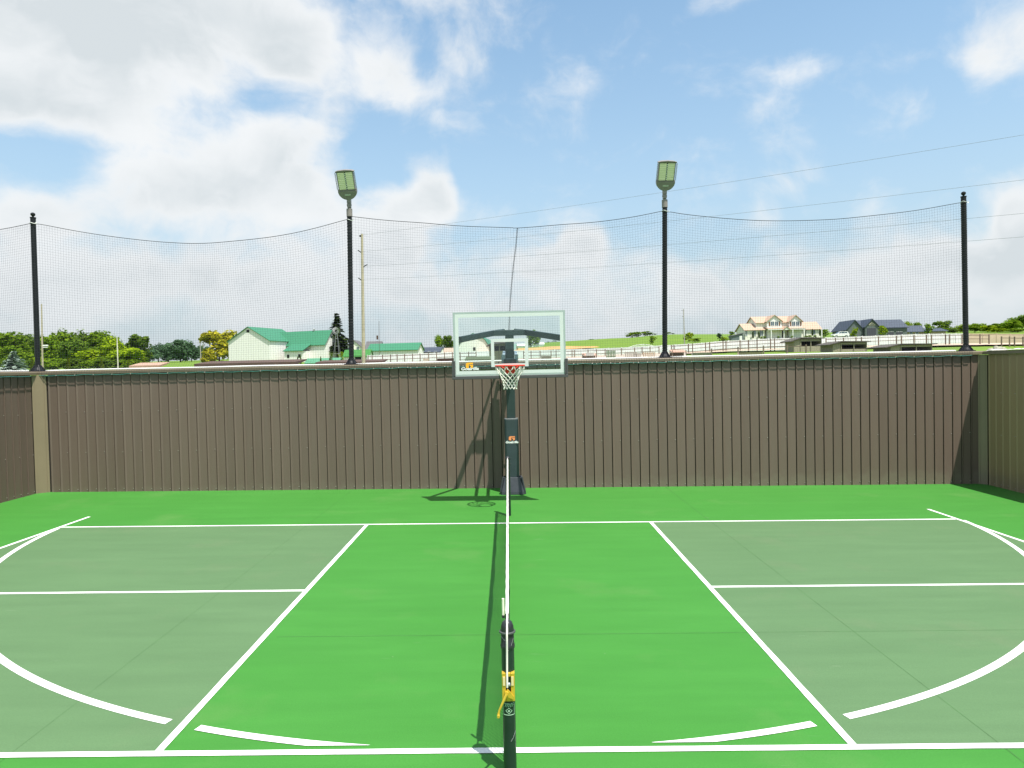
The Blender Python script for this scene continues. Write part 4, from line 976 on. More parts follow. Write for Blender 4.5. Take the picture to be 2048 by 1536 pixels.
sh = [(1306,200,671,14,'mid','small thin tree below the hilltop clump'),(1378,230,664,20,'bright','leafy bush right of the far utility pole'),(1390,210,676,26,'bright','low bush at the fence right of the far utility pole'),(1441,210,666,13,'blue','dark upright shrub left of the house'),(1450,205,674,18,'bright','low bright shrub left of the house'),(1465,320,662,12,'mid','small tree on the ridge left of the house'),(1483,260,655,18,'mid','tree at the left end of the house'),
      (1647,245,658,24,'mid','round green bush at the right end of the house'),(1708,178,655,14,'bright','slim bright tree before the grey garage, left one'),(1765,170,650,17,'bright','round bright tree before the grey garage, right one'),(1858,180,646,17,'mid','oval tree before the low blue roofed house')]
for (u,d,v,w,lf,lb) in sh: tree('broadleaf_tree', lb, u, d, v, w, lf, small=True)
rt = [(1815,330,642,20,'bright'),(1835,340,644,16,'mid'),(1885,300,641,36,'mid'),(1905,290,655,30,'mid'),(1928,280,648,30,'bright'),(1950,275,646,34,'mid'),(1975,270,650,34,'bright'),(2000,275,646,40,'mid'),(2022,262,640,42,'mid'),(1995,255,656,36,'bright'),(2045,285,628,50,'deep'),(2080,290,620,60,'mid'),(2035,250,656,40,'mid')]
rl_ = ['pale tree above the low blue roof, left one','pale tree above the low blue roof, right one','round tree behind the end of the low blue roof','bush at the right end of the low blue roof','bright tree left of the right corner post','tree just right of the right corner post','bright bushy tree right of the right corner post','tree in the middle of the right wood','large rounded tree in the right wood','bright low bush in front of the right wood','dark tall tree at the top of the right wood','tree at the extreme right edge of the wood','low tree at the right edge below the tall one']
for (u,d,v,w,lf), lb in zip(rt, rl_): tree('broadleaf_tree', lb, u, d, v, w, lf, group='trees of the right wood')
# ================================================================ buildings
M_wbarn = pm('white_barn_siding', (.78,.76,.735), .7, .05, .8, stretch=(6,6,.5))
M_groof = pm('green_metal_roof', (.036,.180,.095), .45, .08, 1.2, spec=.5, stretch=(8,.3,1))
M_groof2 = pm('mid_green_roof', (.035,.17,.03), .5, .1, 1.2)
M_slate = pm('grey_shingle', (.11,.11,.115), .8, .15, 3)
M_bslate = pm('blue_grey_roof', (.045,.058,.085), .6, .12, 3)
M_ggar = pm('grey_board_siding', (.105,.125,.125), .7, .08, 2, stretch=(6,6,.5))
M_peach = pm('peach_shingle', (.43,.30,.22), .8, .08, 3)
M_cream = pm('cream_siding', (.78,.76,.69), .7, .05, 2, stretch=(.5,.5,8))
M_glassd = pm('window_glass', (.06,.10,.13), .12, .3, 3, spec=.8)
M_wood = pm('weathered_wood', (.17,.135,.095), .85, .2, 6, .2, 30, objvar=.15)
M_shut = pm('wood_shutter', (.16,.075,.03), .7, .2, 6)
M_rust = pm('rusty_roof', (.10,.058,.042), .75, .2, 2, sec=(.07,.042,.034))
M_tan = pm('tan_block', (.40,.31,.22), .85, .12, 2)
M_darkin = pm('dark_interior', (.02,.018,.015), .9, .2, 3)
M_trimw = pm('white_trim', (.76,.76,.74), .6, .03, 3)
M_olive = pm('weathered_shed_wood', (.29,.26,.19), .85, .15, 4, .2, 20, objvar=.1)
M_pink = pm('faded_red_roof', (.40,.25,.19), .8, .12, 3)
def gable(root, x0, x1, y0, y1, z0, he, hr, axis, mw, mr, over=.35, th=.16, hip=0.0, wname='wall', rname='roof'):
    """a gabled block: eaves at z0+he, ridge at z0+hr, ridge along axis"""
    b = MB()
    if axis == 'y':
        xm = (x0+x1)/2; b.prism([(x0,z0),(x1,z0),(x1,z0+he),(xm,z0+hr),(x0,z0+he)][::-1], y0, y1, 'y')
    else:
        ym = (y0+y1)/2; b.prism([(y0,z0),(y1,z0),(y1,z0+he),(ym,z0+hr),(y0,z0+he)], x0, x1, 'x')
    w = b.build(wname, mw, root)
    b = MB()
    A0, A1, B0, B1 = (x0,x1,y0,y1) if axis == 'y' else (y0,y1,x0,x1)
    m_ = (A0+A1)/2; sl = (hr-he)/((A1-A0)/2); dz = over*sl
    for s in (-1, 1):
        e = A0-over if s < 0 else A1+over
        q = [(e, z0+he-dz+.02), (m_, z0+hr+.02), (m_, z0+hr+th+.02), (e, z0+he-dz+th+.02)]
        if axis == 'y': b.prism(q, B0-over, B1+over, 'y')
        else: b.prism(q, B0-over, B1+over, 'x')
    r = b.build(rname, mr, root)
    return w, r
def win(root, x, y, z, w, h_, face='-y', shutters=None, mat=None, frame=True):
    b = MB(); dy = -1 if face == '-y' else 0; 
    if face == '-y':
        b.b2(x-w/2, x+w/2, y-.04, y+.02, z, z+h_)
        o = b.build('window', mat or M_glassd, root)
        if frame:
            f = MB(); t = .09
            f.b2(x-w/2-t,x+w/2+t,y-.07,y-.001,z+h_+.001,z+h_+t); f.b2(x-w/2-t,x+w/2+t,y-.07,y-.001,z-t,z-.001); f.b2(x-w/2-t,x-w/2-.001,y-.07,y-.001,z,z+h_); f.b2(x+w/2+.001,x+w/2+t,y-.07,y-.001,z,z+h_)
            f.b2(x-.03,x+.03,y-.06,y-.041,z,z+h_); f.build('frame', M_trimw, o)
        if shutters:
            for s in (-1,1):
                g = MB(); g.b2(*sorted((x+s*(w/2+.12), x+s*(w/2+.12+shutters))), y-.06, y-.002, z-.05, z+h_+.05); g.build('shutter', M_shut, root)
    else:
        b.b2(x-.02, x+.04, y-w/2, y+w/2, z, z+h_); o = b.build('window', mat or M_glassd, root)
    return o
def bld(name, label, u, d, rz=0.0, sink=.3, cat='building', v=None):
    p = G(u, d) if v is None else at(u, v, d)
    return thing(name, label, cat, (p.x, p.y, p.z-(sink if v is None else 0)), rz)

# --- big white barn with the green roof
D = 200.0
barn = bld('barn', 'large white barn with green metal roof and a front gable', 458, D, R(-18), v=728, cat='barn')
k = D/FPX
def zbn(u, v, d): return at(u, v, d).z-barn.location.z
he1, hr1, he2, hr2 = zbn(458,684,200), zbn(496,654.5,198), zbn(650,688,199), zbn(663,661,202)
gable(barn, 0, 14.2, 0, 15.2, -1, he1+1, hr1+1, 'y', M_wbarn, M_groof, .35)
gable(barn, 14.2, 27.3, 7.8, 14.9, -1, he2+1, hr2+1, 'x', M_wbarn, M_groof, .35, wname='wing_wall', rname='wing_roof')
gable(barn, 6.8, 14.6, 7.9, 14.8, -1, he2+.95, hr2+.97, 'x', M_wbarn, M_groof, .30, wname='link_wall', rname='link_roof')
zl_ = zbn(590,703,203)
b = MB(); b.b2(16.4, 22.6, 3.7, 7.75, -1, zl_-.1); b.build('lean_to_wall', M_wbarn, barn)
b = MB(); b.prism([(3.3,zl_-.12),(7.9,he2+.12),(7.9,he2+.30),(3.3,zl_+.06)], 16.1, 22.9, 'x'); b.build('lean_to_roof', M_groof, barn)
b = MB(); b.b2(6.5,7.5,-.05,.05,hr1-1.5,hr1-.75); b.build('gable_vent', M_darkin, barn)
for x in (17.7, 21.5): win(barn, x, 3.7, zl_-2.0, .8, 1.0, mat=M_darkin, frame=False)
win(barn, 27.3, 11.3, hr2-2.2, .7, 1.1, face='+x')
b = MB(); b.lathe([(.25,0),(.25,.5),(.42,.55),(.05,.85)], 8, (21.5,11.3,hr2+.05)); b.build('roof_vent', M_chip, barn)
# --- small green roof before the barn
g1 = bld('low_shed', 'small shed with pale green roof in front of the barn', 612, 150, R(-5), cat='shed', v=731)
gable(g1, 0, 7.2, 0, 3.2, -.5, 1.0, 1.9, 'x', M_wbarn, pm('pale_green_roof',(.08,.24,.14),.5,.08,1.5), .3)
# --- grey house behind
hs = bld('farmhouse', 'cream house with dark grey roof behind the lamp post', 690, 255, 0, cat='house', v=716)
gable(hs, 0, 7.6, -2, 8, -1, 4.0, 7.4, 'y', M_cream, M_slate, .4); gable(hs, 7.6, 13, .5, 7.5, -1, 3.9, 7.0, 'x', M_cream, M_slate, .3, wname='wing_wall', rname='wing_roof')
b = MB(); b.b2(11.2,11.8,3.6,4.2,6.8,8.3); b.build('chimney', M_rust, hs); win(hs, 2.1, -2, 2.6, .9, 1.3); win(hs, 5.3, -2, 2.6, .9, 1.3); win(hs, 3.7, -2, 5.0, .7, .9)
# --- low green roofed stable with a dark bay
st = bld('stable', 'white stable with bright green roof and dark open bay', 688, 185, 0, cat='shed', v=722)
gable(st, 0, 6.8, 0, 5, -1, 2.2, 3.9, 'x', M_wbarn, M_groof2, .3); b = MB(); b.b2(3.0,4.7,-.05,.02,-.6,1.4); b.build('open_bay', M_darkin, st)
# --- long white barn with green roof
lb_ = bld('long_barn', 'long low white barn with green roof left of the backboard', 736, 195, R(-9), cat='barn', v=722)
gable(lb_, 0, 14.6, 0, 6.2, -1, 3.9, 5.8, 'x', M_wbarn, M_groof, .35); b = MB(); b.b2(14.6,14.66,1.6,4.6,0.2,2.9); b.build('barn_door', M_trimw, lb_)
# --- blue grey roofed house, white gable and tan house
h2 = bld('bungalow', 'low house with blue grey roof just left of the backboard', 838, 270, 0, cat='house', v=710)
gable(h2, 0, 8.6, 0, 7, -1, 2.1, 3.9, 'x', pm('pink_brick',(.50,.30,.22),.85,.1,3), M_bslate, .4); gable(h2, 8.62, 10.6, -1.2, 5, -1, 2.0, 3.8, 'y', M_trimw, M_bslate, .3, wname='gable_wall', rname='gable_roof')
for x in (1.5, 4.0, 6.5): win(h2, x, 0, .2, .9, 1.1)
h3 = bld('bungalow', 'tan roofed low house touching the left edge of the backboard', 884, 262, 0, cat='house', v=710)
gable(h3, .9, 9, 0, 7, -1, 2.0, 3.6, 'x', M_tan, pm('tan_shingle',(.34,.27,.21),.85,.1,3), .4)
for x in (2.4, 4.2, 6.0): win(h3, x, 0, .0, .8, 1.0)
# --- white gambrel barn seen through the glass
gb = bld('gambrel_barn', 'white gambrel barn with green roof seen through the left of the backboard', 915, 215, R(-6), cat='barn', v=712)
prof = [(0,-1),(10.2,-1),(10.2,2.4),(8.6,5.0),(5.1,6.9),(1.6,5.0),(0,2.4)]
b = MB(); b.prism(prof[::-1], 0, 15, 'y'); b.build('wall', M_wbarn, gb)
b = MB()
for i in range(2,6):
    p, q = prof[i], prof[i+1]; n_ = Vector((-(q[1]-p[1]), 0, q[0]-p[0])).normalized()*-.0
    dx, dz = (p[0]-5.1)*.035, .14; dx2 = (q[0]-5.1)*.035
    b.prism([(p[0]+dx,p[1]),(q[0]+dx2,q[1]),(q[0]+dx2*1.2,q[1]+dz+.03),(p[0]+dx*1.2,p[1]+dz+.03)][::-1], -.35, 15.3, 'y')
b.build('roof', M_groof, gb)
b = MB(); b.b2(4.5,5.3,-.05,.03,4.9,5.6); b.build('gable_vent', M_darkin, gb); b = MB(); b.b2(5.0,5.8,-.05,.03,1.6,2.6); b.build('hay_door', M_darkin, gb)
gable(gb, 10.2, 18, 2, 9, -1, 2.3, 4.4, 'x', M_wbarn, pm('pale_green_roof2',(.18,.27,.23),.5,.08,1.5), .3, wname='annex_wall', rname='annex_roof')
# --- long white building on the rise
lw = bld('white_outbuilding', 'long low white building seen through the right of the backboard', 1030, 330, 0, cat='building', v=696)
gable(lw, 0, 8, 0, 7, -1, 1.9, 2.9, 'x', M_trimw, M_trimw, .2); gable(lw, 8.05, 14, -1, 7, -1, 2.4, 3.4, 'x', M_trimw, M_trimw, .2, wname='annex_wall', rname='annex_roof')
# --- hoop greenhouse frame
hg = bld('hoop_tunnel', 'small arched hoop frame seen inside the white square', 1000, 150, 0, cat='greenhouse', v=706)
for i in range(4):
    b = MB(); b.tube([(.9*math.cos(a), i*.9, 1.35*math.sin(a)) for a in [j*math.pi/12 for j in range(13)]], .04, 5); b.build('hoop', M_dark, hg)
b = MB(); b.tube([(0,-.05,1.37),(0,2.8,1.37)], .04, 5); b.build('ridge_bar', M_dark, hg)
# --- low rusty roofed sheds right behind the wall
def lowroof(name, label, u0, u1, d, vt, vb, ret, matr=None):
    p0 = at(u0, vb, d); p1 = at(u1, vb, d); t = thing(name, label, 'shed', (p0.x, d, 0))
    w = p1.x-p0.x; zt = at(u0, vt, d).z; zb = at((u0+u1)/2, vb, d).z; zg = gz(p0.x, d)
    b = MB(); b.prism([(-.5,zb-.06),(ret,zt+.24),(ret,zt+.34),(-.5,zb+.24)], -.3, w+.3, 'x'); b.build('roof', matr or M_rust, t)
    b = MB(); b.b2(0,w,.1,ret-.2,zg-.3,zb-.08); b.build('wall', M_wood, t)
    n_ = max(3, int(w/2.2))
    for i in range(n_+1):
        b = MB(); b.box((w*i/n_, -.2, (zg+zb)/2-.1),(.12,.12,zb-zg)); b.build('post', M_wood, t)
    return t
lowroof('animal_shed', 'long low shed with dark rusty roof behind the left wall', 400, 588, 62, 729, 731, 3.0)
lowroof('animal_shed', 'low rusty roofed shed behind the left lamp post', 640, 760, 66, 727, 728.5, 2.5)
lowroof('animal_shed', 'low pink roofed shed left of the rusty shed', 268, 318, 80, 731, 735, 2.0, M_pink)
# --- open animal shelters
def shelter(label, u0, u1, vb, vt, d, rz=0.0, mat=None):
    p = at((u0+u1)/2, vb, d); zg = gz(p.x, p.y); w = (u1-u0)*d/FPX; hgt = (vb-vt)*d/FPX
    t = thing('animal_shelter', label, 'shelter', (p.x, p.y, p.z), rz, 'open wooden animal shelters'); m_ = mat or M_olive
    hw_ = w/2*.82; dp = w*.55
    b = MB(); b.prism([(-hw_*1.32,hgt*.68),(-hw_*.55,hgt*.94),(hw_*1.18,hgt*.90),(hw_*1.18,hgt*.97),(-hw_*.55,hgt*1.01),(-hw_*1.34,hgt*.74)], -.35, dp+.2, 'y'); b.build('roof', pm('shelter_roof',(.085,.075,.065),.8,.15,4), t)
    b = MB(); b.prism([(-hw_,-.6),(-hw_*.55,-.6),(-hw_*.55,hgt*.90),(-hw_,hgt*.76)], .0, dp, 'y'); b.build('side_bay', m_, t)
    b = MB(); b.b2(-hw_*.55+.001,hw_,0,.07,hgt*.72,hgt*.885); b.build('front_board', m_, t)
    b = MB(); b.b2(-hw_*.55+.001,hw_,0,.07,-.6,hgt*.36); b.build('kick_board', m_, t)
    b = MB(); b.b2(hw_-.06,hw_,.07,dp,-.6,hgt*.88); b.build('side_wall', m_, t)
    b = MB(); b.b2(-hw_*.55+.002,hw_-.061,dp-.08,dp,-.6,hgt*.88); b.build('back_wall', M_darkin, t)
    for x in (-hw_*.52, hw_*.22, hw_*.97):
        b = MB(); b.box((x,-.05,hgt*.15),(.11,.09,hgt*1.45+.0)); b.build('post', m_, t)
    return t
shelter('open wooden animal shelter in front of the house, leftmost of three', 1581, 1650, 702, 675, 108, R(4))
shelter('open wooden animal shelter below the white car, middle of three', 1657, 1743, 707, 682, 100, R(4))
shelter('open wooden animal shelter nearest the right corner post', 1770, 1876, 712, 687, 92, R(4))
shelter('dark olive shelter with wide roof seen inside the white square', 975, 1016, 712, 684, 100, 0, pm('olive_dark',(.085,.095,.05),.85,.15,4))
lowroof('animal_shed', 'low olive roofed shed seen through the left of the backboard', 936, 985, 75, 719, 723, 1.6, pm('olive_roof',(.08,.10,.05),.8,.15,4))

# --- the house on the rise
HD = 225.0
house = bld('house', 'cream two storey house with peach roof and two front gables', 1560, HD, 0, cat='house', v=680)
q = HD/FPX
def X(u): return (u-1560)*q
def Z(v): return (680-v)*q*1.0
# the roll of the camera is undone along the facade
def Zu(u, v): return at(u, v, HD).z-house.location.z
gable(house, X(1513), X(1592), 0, 9, -1.5, Zu(1550,645)+1.5, Zu(1550,632)+1.5, 'x', M_cream, M_peach, .4)
for (a, c, apex, n_) in ((1531,1560,1545,'l'),(1575,1600,1588,'r')):
    gable(house, X(a), X(c), -1.6, 4.4, -1.5, Zu(apex,643)+1.5, Zu(apex,631.5)+1.5, 'y', M_trimw, M_peach, .4, wname='front_gable_wall', rname='front_gable_roof')
    win(house, X((a+c)/2-.3)-.62, -1.6, Zu(apex,652.0), 1.05, 1.35, shutters=None); win(house, X((a+c)/2-.3)+.75, -1.6, Zu(apex,652.0), 1.05, 1.35)
    for s in (-1,1):
        g = MB(); xx = X((a+c)/2-.3)+.06+s*1.65; g.b2(xx-.2,xx+.2,-1.68,-1.602,Zu(apex,652.4),Zu(apex,643.7)); g.build('shutter', M_shut, house)
win(house, X(1562.5), 0, Zu(1562,650.6), .75, .95)
# porch: roof, posts, deck
b = MB(); b.prism([(-3.6,Zu(1560,659.5)),(0,Zu(1560,654.5)),(0,Zu(1560,653.2)),(-3.7,Zu(1560,658.3))], X(1528), X(1602), 'x'); b.build('porch_roof', M_peach, house)
b = MB(); b.b2(X(1528),X(1602),-3.65,-3.4,Zu(1560,660.6),Zu(1560,659.0)); b.build('porch_beam', M_trimw, house)
b = MB(); b.b2(X(1528),X(1602),-3.6,-.01,-1.6,.25); b.build('porch_deck', M_tan, house)
for u in (1534.5, 1559.5, 1577, 1600):
    b = MB(); b.box((X(u),-3.5,(Zu(u,660)+.25)/2),(.24,.24,Zu(u,660)-.25)); b.build('porch_post', M_trimw, house)
gable(house, X(1557), X(1571), -4.0, -.2, Zu(1564,661), .02, 1.0, 'y', M_cream, M_peach, .2, wname='entry_gable_wall', rname='entry_gable_roof')
b = MB(); b.b2(X(1561),X(1567.5),-.06,-.002,.3,Zu(1564,660.8)); b.build('front_door', pm('door_brown',(.06,.05,.05),.5,.2,5), house)
for u in (1542.5, 1586):
    win(house, X(u)-.75, 0, Zu(u,670), 1.2, 1.5); win(house, X(u)+.75, 0, Zu(u,670), 1.2, 1.5)
    for s in (-1,1):
        g = MB(); xx = X(u)+s*1.72; g.b2(xx-.22,xx+.22,-.09,-.002,Zu(u,670.5),Zu(u,660.5)); g.build('shutter', M_shut, house)
# left wing with its hipped end, right wing with porch
gable(house, X(1488), X(1527), -1.2, 7.5, -1.5, Zu(1508,660)+1.5, Zu(1508,647)+1.5, 'x', M_cream, M_peach, .45, wname='left_wing_wall', rname='left_wing_roof')
for u in (1506, 1520.5): win(house, X(u), -1.2, Zu(u,672), .95, 1.7)
for u in (1502, 1514):
    b = MB(); b.lathe([(.25,0),(.34,.8),(.28,1.9),(.06,2.5)], 8, (X(u),-1.9,Zu(u,677))); b.build('entry_shrub', LF['conifer'], house)
win(house, X(1490.3), -1.2, Zu(1490,672), .5, 1.7)
gable(house, X(1602), X(1640), -.4, 7.5, -1.5, Zu(1620,658)+1.5, Zu(1620,643.5)+1.5, 'x', M_cream, M_peach, .45, wname='right_wing_wall', rname='right_wing_roof')
for u in (1609, 1627): win(house, X(u), -.4, Zu(u,669), .85, 1.7)
for u in (1606, 1620.5, 1635.5):
    b = MB(); b.lathe([(.22,0),(.32,.8),(.26,1.8),(.06,2.3)], 8, (X(u),-1.6,Zu(u,672))); b.build('entry_shrub', LF['conifer'], house)
for u in (1603, 1638.5):
    b = MB(); b.box((X(u),-1.8,(Zu(u,659)+.0)/2),(.3,.3,Zu(u,659))); b.build('porch_post', M_trimw, house)
for i,(u,v,w) in enumerate(((1523,673,6),(1529,672,6),(1557,672,6),(1583,671.5,6),(1612,671,9),(1620,670,9),(1630,670,8))):
    tree('garden_shrub', ['low round shrub left of the porch, outer','low round shrub left of the porch, inner','low round shrub left of the front door','low round shrub right of the front door','low round shrub at the right wing, left','low round shrub at the right wing, middle','low round shrub at the right wing, right'][i], u, HD-7, v, w, 'mid', 'shrub', 'shrubs along the house front', True, base=at(u, v+6, HD-7))
# small dark shed left of the house
ds_ = bld('garden_shed', 'dark grey lean-to shed at the left end of the house', 1463, 222, 0, cat='shed', v=682)
b = MB(); b.prism([(0,-.5),(3.7,-.5),(3.7,2.35),(0,1.55)][::-1], 0, 3, 'y'); b.build('wall', pm('shed_slate',(.12,.15,.16),.7,.1,3), ds_)
b = MB(); b.prism([(-.3,1.52),(3.9,2.45),(3.9,2.58),(-.3,1.65)], -.3, 3.3, 'y'); b.build('roof', M_slate, ds_); b = MB(); b.b2(2.6,3.4,-.05,.01,-.3,1.6); b.build('door', M_trimw, ds_)
# --- dark grey garage
GD = 205.0
gar = bld('garage', 'dark grey garage with blue grey roof behind two young trees', 1690, GD, 0, cat='garage', v=676)
def XG(u): return (u-1690)*GD/FPX
def ZG(u, v): return at(u, v, GD).z-gar.location.z
gable(gar, XG(1690), XG(1722), -1, 8, -1.5, ZG(1706,659)+1.5, ZG(1706,641)+1.5, 'y', M_ggar, M_bslate, .35)
gable(gar, XG(1722), XG(1815), .2, 8.2, -1.5, ZG(1770,655)+1.5, ZG(1770,639)+1.5, 'x', M_ggar, M_bslate, .4, wname='long_wall', rname='long_roof')
gable(gar, XG(1724), XG(1750), -2.0, 5, -1.5, ZG(1737,653.5)+1.5, ZG(1737,639.5)+1.5, 'y', M_ggar, M_bslate, .35, wname='front_gable_wall', rname='front_gable_roof')
b = MB(); b.b2(XG(1727),XG(1745),-2.08,-2.002,-.9,ZG(1736,657)); b.build('garage_door', pm('door_plum',(.055,.055,.075),.5,.1,4), gar)
b = MB()
for s in (-1,1): b.prism([(XG(1737)-.06+s*.0,ZG(1737,646)),(XG(1737)+s*1.0,ZG(1737,650)),(XG(1737)+s*1.0,ZG(1737,651)),(XG(1737),ZG(1737,647.2))][::s], -2.1, -2.005, 'y')
b.b2(XG(1737)-.9,XG(1737)+.9,-2.09,-2.006,ZG(1737,651.3),ZG(1737,650.7)); b.build('gable_truss', pm('pale_timber',(.45,.42,.30),.7,.1,4), gar)
for (a, c) in ((1752,1765),(1776,1788),(1793,1806)):
    b = MB(); b.b2(XG(a),XG(c),.12,.198,-1,ZG((a+c)/2,661.5)); dr = b.build('garage_door', pm('door_plum',(.055,.055,.075),.5,.1,4), gar)
    for i in range(4):
        w0 = XG(a)+(XG(c)-XG(a))*(i+.15)/4; g = MB(); g.b2(w0,w0+(XG(c)-XG(a))*.17,.09,.118,ZG(a,664.0),ZG(a,662.6)); g.build('pane', M_chip, dr)
b = MB(); b.b2(XG(1751),XG(1812),-.2,.19,ZG(1780,657.2),ZG(1780,655.6)); b.build('door_canopy', M_bslate, gar)
# --- low house further right
lh = bld('bungalow', 'low tan house with blue roof beyond the garage', 1812, 240, 0, cat='house', v=671)
def ZL(u, v): return at(u, v, 240).z-lh.location.z
gable(lh, 0, (1852-1812)*240/FPX, 0, 8, -1.5, ZL(1830,663)+1.5, ZL(1830,651)+1.5, 'x', M_tan, M_bslate, .5)
gable(lh, (1852-1812)*240/FPX+.02, (1888-1812)*240/FPX, -1, 6, -1.5, ZL(1870,662.5)+1.5, ZL(1870,657)+1.5, 'x', M_tan, M_bslate, .6, wname='porch_wall', rname='porch_roof')
for u in (1822, 1834): win(lh, (u-1812)*240/FPX, 0, ZL(u,668), 1.0, .8)
# --- white car by the garage
def car(label, u, v, d, rz):
    p = at(u, v, d); t = thing('parked_car', label, 'car', p, rz)
    M_c = pm('car_white', (.78,.78,.77), .25, .02, 2, spec=.5, coat=.5); W_ = .88
    b = MB(); side = [(-2.15,.35),(-1.95,.30),(1.95,.30),(2.18,.38),(2.22,.75),(2.10,.95),(1.15,1.05),(-2.12,1.06),(-2.24,.80)]
    b.prism([(x,z) for x,z in side], -W_, W_, 'y'); b.build('body', M_c, t, bevel=.06)
    b = MB(); cab = [(-2.05,1.06),(1.05,1.05),(.35,1.58),(-.2,1.68),(-1.3,1.68),(-1.85,1.52)]
    b.prism(cab, -W_*.86, W_*.86, 'y'); b.build('cabin', M_c, t, bevel=.05)
    for s in (-1,1):
        for xs in ([(-1.80,1.12),(-1.05,1.12),(-1.05,1.56),(-1.55,1.54)],[(-.98,1.12),(-.1,1.12),(-.1,1.58),(-.98,1.58)],[(-.03,1.12),(.85,1.12),(.25,1.52),(-.03,1.57)]):
            b = MB(); y0 = s*W_*.86; b.prism(xs, *sorted((y0, y0+s*.012)), 'y'); b.build('window', M_glassd, t)
        for x in (-1.35, 1.38):
            b = MB(); b.tube([(x, s*(W_-.2), .33),(x, s*(W_+.01), .33)], .34, 18); w = b.build('wheel', pm('tyre',(.02,.02,.02),.8,.1,5), t)
            b = MB(); b.tube([(x, s*(W_+.0), .33),(x, s*(W_+.025), .33)], .21, 12); b.build('rim', M_chip, w)
        b = MB(); b.box((-2.21 if False else 2.17, s*.66, .78),(.06,.30,.14)); b.build('headlight', M_chip, t)
        b = MB(); b.box((-2.21, s*.70, .88),(.05,.2,.2)); b.build('tail_light', M_rim, t)
    b = MB(); b.prism([(1.02,1.07),(1.06,1.07),(.40,1.56),(.36,1.56)], -W_*.78, W_*.78, 'y'); b.build('windscreen', M_glassd, t)
    return t
car('white car parked left of the dark grey garage', 1680, 675, 190, R(180))

# ================================================================ fences, poles, wires, yard things
M_fence = pm('white_vinyl', (.72,.74,.73), .6, .05, 2, objvar=.04)
M_tanf = pm('tan_vinyl', (.46,.38,.27), .7, .06, 2, objvar=.04)
M_fpost = pm('fence_post_wood', (.15,.115,.085), .85, .2, 5, objvar=.2)
FTOP = [(735,711),(830,707.5),(905,704.5),(1000,702),(1100,700),(1160,698.5),(1240,695.5),(1300,692.5),(1400,686.5),(1440,682.5),(1500,679.5),(1540,677.5),(1600,676),(1650,675.2),(1700,674),(1760,671.5),(1850,668.2),(1930,667.2),(1980,667.5),(2060,668.5),(2150,668)]
def interp(tab, u):
    for (a, va), (c, vc) in zip(tab, tab[1:]):
        if u <= c: return va+(vc-va)*(u-a)/(c-a)
    return tab[-1][1]
FD = 125.0
def privacy(label, u0, u1, mat, step):
    p0 = at(u0, interp(FTOP,u0), FD); t = thing('privacy_fence', label, 'fence', (p0.x, FD, 0))
    n_ = max(1, round((u1-u0)/step)); e = [u0+(u1-u0)*i/n_ for i in range(n_+1)]
    for a, c in zip(e, e[1:]):
        pa = at(a, interp(FTOP,a), FD); pc = at(c, interp(FTOP,c), FD); xa, xc = pa.x-p0.x, pc.x-p0.x-.02
        za, zc_ = gz(pa.x,FD)-.4, gz(pc.x,FD)-.4
        b = MB(); pts = [(xa,0,za),(xc,0,zc_),(xc,0,pc.z),(xa,0,pa.z)]
        b._add([(x,y-.03,z) for x,y,z in pts]+[(x,y+.03,z) for x,y,z in pts], [(0,1,2,3),(7,6,5,4),(0,4,5,1),(1,5,6,2),(2,6,7,3),(3,7,4,0)]); b.build('panel', mat, t)
        b = MB(); b.box((xa, -.02, (za+pa.z)/2+.05),(.13,.13,pa.z-za+.1)); b.build('post', mat, t)
        if True:
            b = MB(); b._add([(x,y-.06,z) for x,y,z in [(xa,0,pa.z-.10),(xc,0,pc.z-.10),(xc,0,pc.z+.02),(xa,0,pa.z+.02)]]+[(x,y+.05,z) for x,y,z in [(xa,0,pa.z-.10),(xc,0,pc.z-.10),(xc,0,pc.z+.02),(xa,0,pa.z+.02)]], [(0,1,2,3),(7,6,5,4),(0,4,5,1),(1,5,6,2),(2,6,7,3),(3,7,4,0)]); b.build('top_rail', mat, t)
    return t
privacy('long white privacy fence climbing from the barns to the right corner post', 735, 1938, M_fence, 27)
privacy('tan privacy fence right of the right corner post', 1938, 2130, M_tanf, 27)
RD = 117.0
def rails(label, us_, d, topoff, botoff, nr, mat, group, extra=0.0):
    u0 = us_[0]; p0 = at(u0, interp(FTOP,u0), d); t = thing('rail_fence', label, 'fence', (p0.x, d, 0), 0, group)
    prev = None
    for u in us_:
        vt = interp(FTOP,u)+topoff; p = at(u, vt, d); zg = gz(p.x,d)-.3
        b = MB(); b.box((p.x-p0.x, 0, (zg+p.z)/2),(.15,.15,p.z-zg)); b.build('post', mat, t)
        if prev is not None:
            for i in range(nr):
                dz = .25+i*(.55); b = MB()
                x0, x1 = prev.x-p0.x+.08, p.x-p0.x-.08
                b._add([(x0,-.03,prev.z-dz-.05),(x1,-.03,p.z-dz-.05),(x1,-.03,p.z-dz+.05),(x0,-.03,prev.z-dz+.05),(x0,.03,prev.z-dz-.05),(x1,.03,p.z-dz-.05),(x1,.03,p.z-dz+.05),(x0,.03,prev.z-dz+.05)], [(0,1,2,3),(7,6,5,4),(0,4,5,1),(1,5,6,2),(2,6,7,3),(3,7,4,0)]); b.build('rail', mat, t)
        prev = p
    return t
rails('brown rail fence in front of the white fence, left of the backboard', [736,744,765,781,794,809,825,840,857,873,889,905,920,937,952], RD, 0, 0, 3, M_fpost, 'brown rail fences along the white fence')
rails('brown rail fence in front of the white fence, behind the hoop and right of it', [1047,1062,1080,1102,1112,1144,1149,1176,1193,1210,1243,1269,1284,1300,1318], RD, 1, 0, 3, M_fpost, 'brown rail fences along the white fence')
